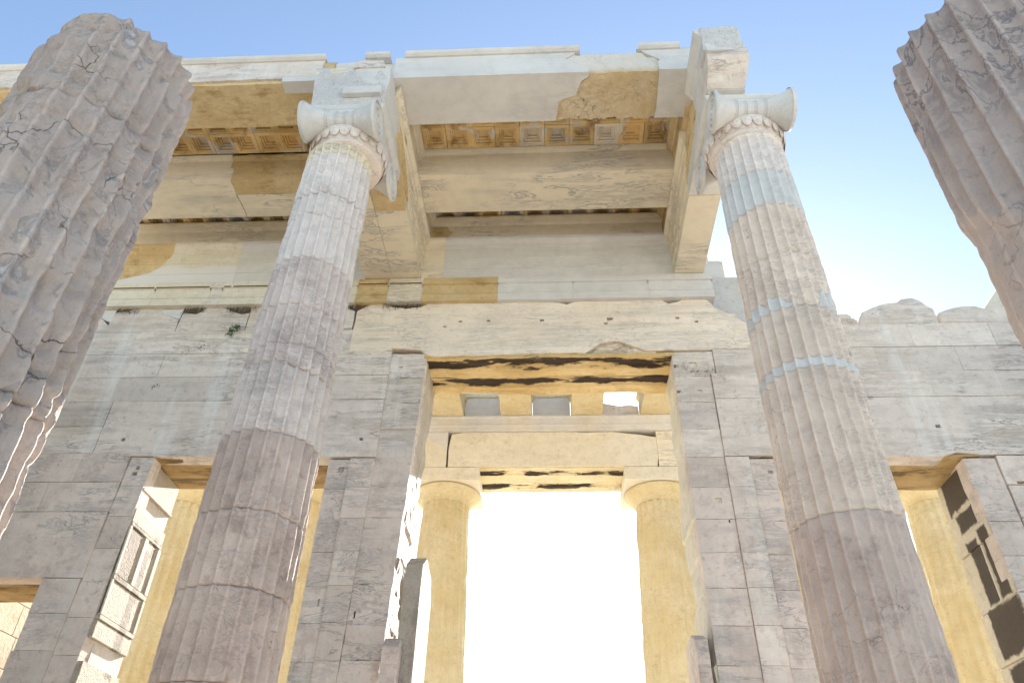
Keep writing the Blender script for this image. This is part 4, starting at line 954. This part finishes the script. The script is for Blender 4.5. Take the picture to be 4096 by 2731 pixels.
g = Geo(); leaves(g, [(2.22, D+.03, 8.83), (2.24, D+.03, 8.89), (2.27, D+.03, 8.79), (2.37, D+.03, 8.73), (2.43, D+.03, 8.70), (2.45, D+.03, 8.65), (2.60, D+.03, 8.71), (2.68, D+.03, 8.72)], .02, 6, .018, 6); g.build('foliage', 'leaf', t)
def mosspatch(x, z, w, label, seed):
    rr = random.Random(seed); g = Geo()
    for _ in range(34):
        c = Vector((x+rr.gauss(0, w), D-.006, z+rr.gauss(0, w*.6))); a = Vector((rr.uniform(-1, 1), -.3, rr.uniform(-1, 1))).normalized(); b = a.cross(Vector((0, 1, 0))).normalized(); s = w*rr.uniform(.1, .35)
        g.add([c-a*s, c+b*s*.25+Vector((0, -.008, 0)), c+a*s, c-b*s*.3+Vector((0, .004, 0))], [(0, 1, 2, 3)])
    tag(g.build('lichen_patch', 'moss'), label, 'lichen', 'black lichen patches on the wall', 'stuff')
mosspatch(-6.40, 9.27, .06, 'black lichen patch beside a dented joint on the left wall', 1)
mosspatch(-6.20, 9.33, .05, 'small black lichen tuft just above and right of the larger patch', 2)
mosspatch(-6.78, 8.52, .04, 'lower black lichen patch in the middle of the left wall', 3)

# ------------------------------------------------------------------ east porch
EY = 17.56
def doric(x, label):
    t = thing('doric_column', (x, EY, 1.7), label, 'column', 'Doric columns of the east porch')
    n = 20*8; rows = 120; th = np.arange(n)/n*2*math.pi; ph = (np.arange(n) % 8)/8
    z = np.linspace(1.7, 9.62, rows)[:, None]; s = (z-1.7)/7.92
    Rz = .775-.175*s+.02*np.sin(math.pi*s)+0*th
    P = np.stack([np.cos(th)*Rz+x, np.sin(th)*Rz, z+0*th], -1)
    wear = np.clip(.5+fbm(P*1.8, 5, 4), 0, 1)
    r = Rz-np.maximum(.062*np.sin(math.pi*ph)*(1-.3*wear), .025*wear*.8)-.012*fbm(P*6, 2, 4)
    k = np.abs(((z-1.7)/1.02)-np.round((z-1.7)/1.02)); r = r-.02*np.exp(-(k/.012)**2)*(.5+np.maximum(0, fbm(P*3, 8, 3)))
    V = np.stack([np.cos(th)*r+x, np.sin(th)*r+EY, z+0*th], -1).reshape(-1, 3)
    F = [(j*n+i, j*n+(i+1) % n, (j+1)*n+(i+1) % n, (j+1)*n+i) for j in range(rows-1) for i in range(n)]
    mesh_obj('shaft', V, F, 'east_marble', t, np.zeros((len(V), 3)), True)
    V, F = lathe([(.56, 9.60), (.592, 9.60), (.60, 9.63), (.615, 9.635), (.62, 9.66), (.64, 9.665), (.645, 9.69), (.72, 9.76), (.80, 9.85), (.845, 9.91), (.85, 9.945), (.80, 9.97), (.3, 9.97)], 72, x, EY)
    mesh_obj('echinus', V, F, 'east_marble', t, np.zeros((len(V), 3)), True)
    g = Geo(); g.box(x-.885, x+.885, EY-.885, EY+.885, 9.97, 10.318, c=.012); g.build('abacus', 'east_pale', t)
doric(-2.725, 'yellowish Doric column left of the bright opening in the tall doorway')
doric(2.675, 'yellowish Doric column right of the bright opening in the tall doorway')
doric(-6.36, 'Doric column just right of the left complete Ionic column, through the left side door')
doric(6.30, 'Doric column behind the right complete Ionic column')
doric(-9.6, 'outermost left Doric column, seen past the sunlit jamb of the left side door')
doric(9.36, 'outermost right Doric column, seen past the blackened jamb of the right side door')
E0, E1 = 16.69, 18.42
ea = thing('porch_architrave', (0, EY, 10.32), 'broad cream architrave over the far Doric columns', 'architrave')
xs_ = [-9.3, -6.36, -2.69, 2.66, 6.3, 9.3]
for i, (a, b) in enumerate(zip(xs_, xs_[1:])):
    if i == 2:
        g = Geo()
        slab(g, [(-2.64, 10.335), (2.62, 10.335), (2.66, 10.6), (2.66, 11.16), (2.35, 11.22), (2.0, 11.27), (1.5, 11.335), (.9, 11.31), (.6, 11.335), (-2.3, 11.335), (-2.6, 11.29), (-2.655, 10.9)], E0, E0+.85, amp=.012, seed=9, cham=.015)
        g.build('architrave_block', 'east_pale', ea, label='great cream middle block with worn upper corners')
    else:
        g = Geo(); g.box(a+.003, b-.003, E0+.01, E0+.85, 10.335, 11.335); g.build('architrave_block', 'new_marble_beam' if i == 3 else 'east_pale', ea)
g = Geo(); slab(g, [(-3.3, 11.33), (-2.69, 11.33), (-2.69, 10.70), (-2.80, 10.95), (-3.1, 11.1), (-3.3, 11.25)], E0-.003, E0+.2, amp=.01, seed=4); g.build('repair_block', 'new_marble', ea, label='white triangular repair')
g = Geo(); g.box(-9.3, 9.3, E0+.87, E1-.42, 10.335, 11.335); g.build('rear_block', 'east_pale', ea)
soffit('underside', -1.84, 1.79, E0+.004, E0+.66, 10.325, 'soffit_east', .05, 3, ea, nx=50); soffit('underside', -1.84, 1.79, E0+.67, 18.0, 10.325, 'soffit_east', .06, 6, ea, nx=50)
ec = thing('porch_cornice', (0, E0, 11.34), 'white stepped moulding on the far porch architrave', 'cornice')
cpe = [(E0+.9, 11.34), (E0-.09, 11.34), (E0-.09, 11.375), (E0-.075, 11.385), (E0-.075, 11.49), (E0-.095, 11.495), (E0-.085, 11.52), (E0-.065, 11.53), (E0-.065, 11.70), (E0-.11, 11.715), (E0-.11, 11.76), (E0+.9, 11.76)]
xs_ = [-9.3, -6.5, -4.4, -1.98, -.72, .92, 2.06, 4.4, 6.5, 9.3]
for i, (a, b) in enumerate(zip(xs_, xs_[1:])): prism(cpe, 'X', a+.0015, b-.0015, 'moulding_block', 'new_marble', ec, nseg=2, step=.3)
fr = thing('porch_frieze', (0, E0+.4, 11.76), 'white marble blocks between the far ceiling beams', 'frieze')
for a, b in ((-4.0, -3.14), (-2.30, -1.34), (-.50, .49)):
    g = Geo(); g.box(a, b, E0+.06, E0+.7, 11.765, 12.42); g.build('block', 'new_marble', fr)
    g = Geo(); g.box(a, b, E0-.02, E0+.7, 12.425, 12.53); g.build('moulding', 'east_pale', fr)
    g = Geo(); g.box(a, b, E0+.35, E0+1.2, 12.535, 13.4); g.build('back_block', 'wall_marble', fr)
g = Geo(); slab(g, [(1.33, 11.765), (2.29, 11.765), (2.29, 12.13), (2.0, 12.16), (1.8, 12.13), (1.33, 12.24)], E0+.06, E0+.7, amp=.015, seed=3); g.build('block', 'wall_marble', fr, label='broken grey block below the gap of sky')
for i, xc in enumerate((-6.4, -4.55, -2.72, -.92, .91, 2.715)):
    w = ('first', 'second', 'third', 'fourth')[i-2] if 2 <= i <= 5 else None
    lb = f'{w} golden ceiling beam from the left, seen above the far architrave' if w else f'golden porch ceiling beam left of the tall doorway, the {"outer" if i == 0 else "inner"} of two'
    t = thing('porch_beam', (xc, 14.2, 11.77), lb, 'beam', 'ceiling beams of the east porch')
    prism([(xc-.41, 11.77), (xc+.41, 11.77), (xc+.41, 12.32), (xc+.46, 12.36), (xc+.46, 12.42), (xc+.40, 12.43), (xc+.40, 12.55), (xc-.40, 12.55), (xc-.40, 12.43), (xc-.46, 12.42), (xc-.46, 12.36), (xc-.41, 12.32)], 'Y', WB-.5, E0+.15, 'beam_block', 'east_marble', t, nseg=40, step=.08, disp=.03, dsc=3, seed=i)
# upper part of the door wall that carries the porch beams
g = Geo(); g.box(-9.1, 3.4, D+.62, WB, 9.86, 11.76); g.build('upper_wall', 'wall_marble', wall)
# lateral walls
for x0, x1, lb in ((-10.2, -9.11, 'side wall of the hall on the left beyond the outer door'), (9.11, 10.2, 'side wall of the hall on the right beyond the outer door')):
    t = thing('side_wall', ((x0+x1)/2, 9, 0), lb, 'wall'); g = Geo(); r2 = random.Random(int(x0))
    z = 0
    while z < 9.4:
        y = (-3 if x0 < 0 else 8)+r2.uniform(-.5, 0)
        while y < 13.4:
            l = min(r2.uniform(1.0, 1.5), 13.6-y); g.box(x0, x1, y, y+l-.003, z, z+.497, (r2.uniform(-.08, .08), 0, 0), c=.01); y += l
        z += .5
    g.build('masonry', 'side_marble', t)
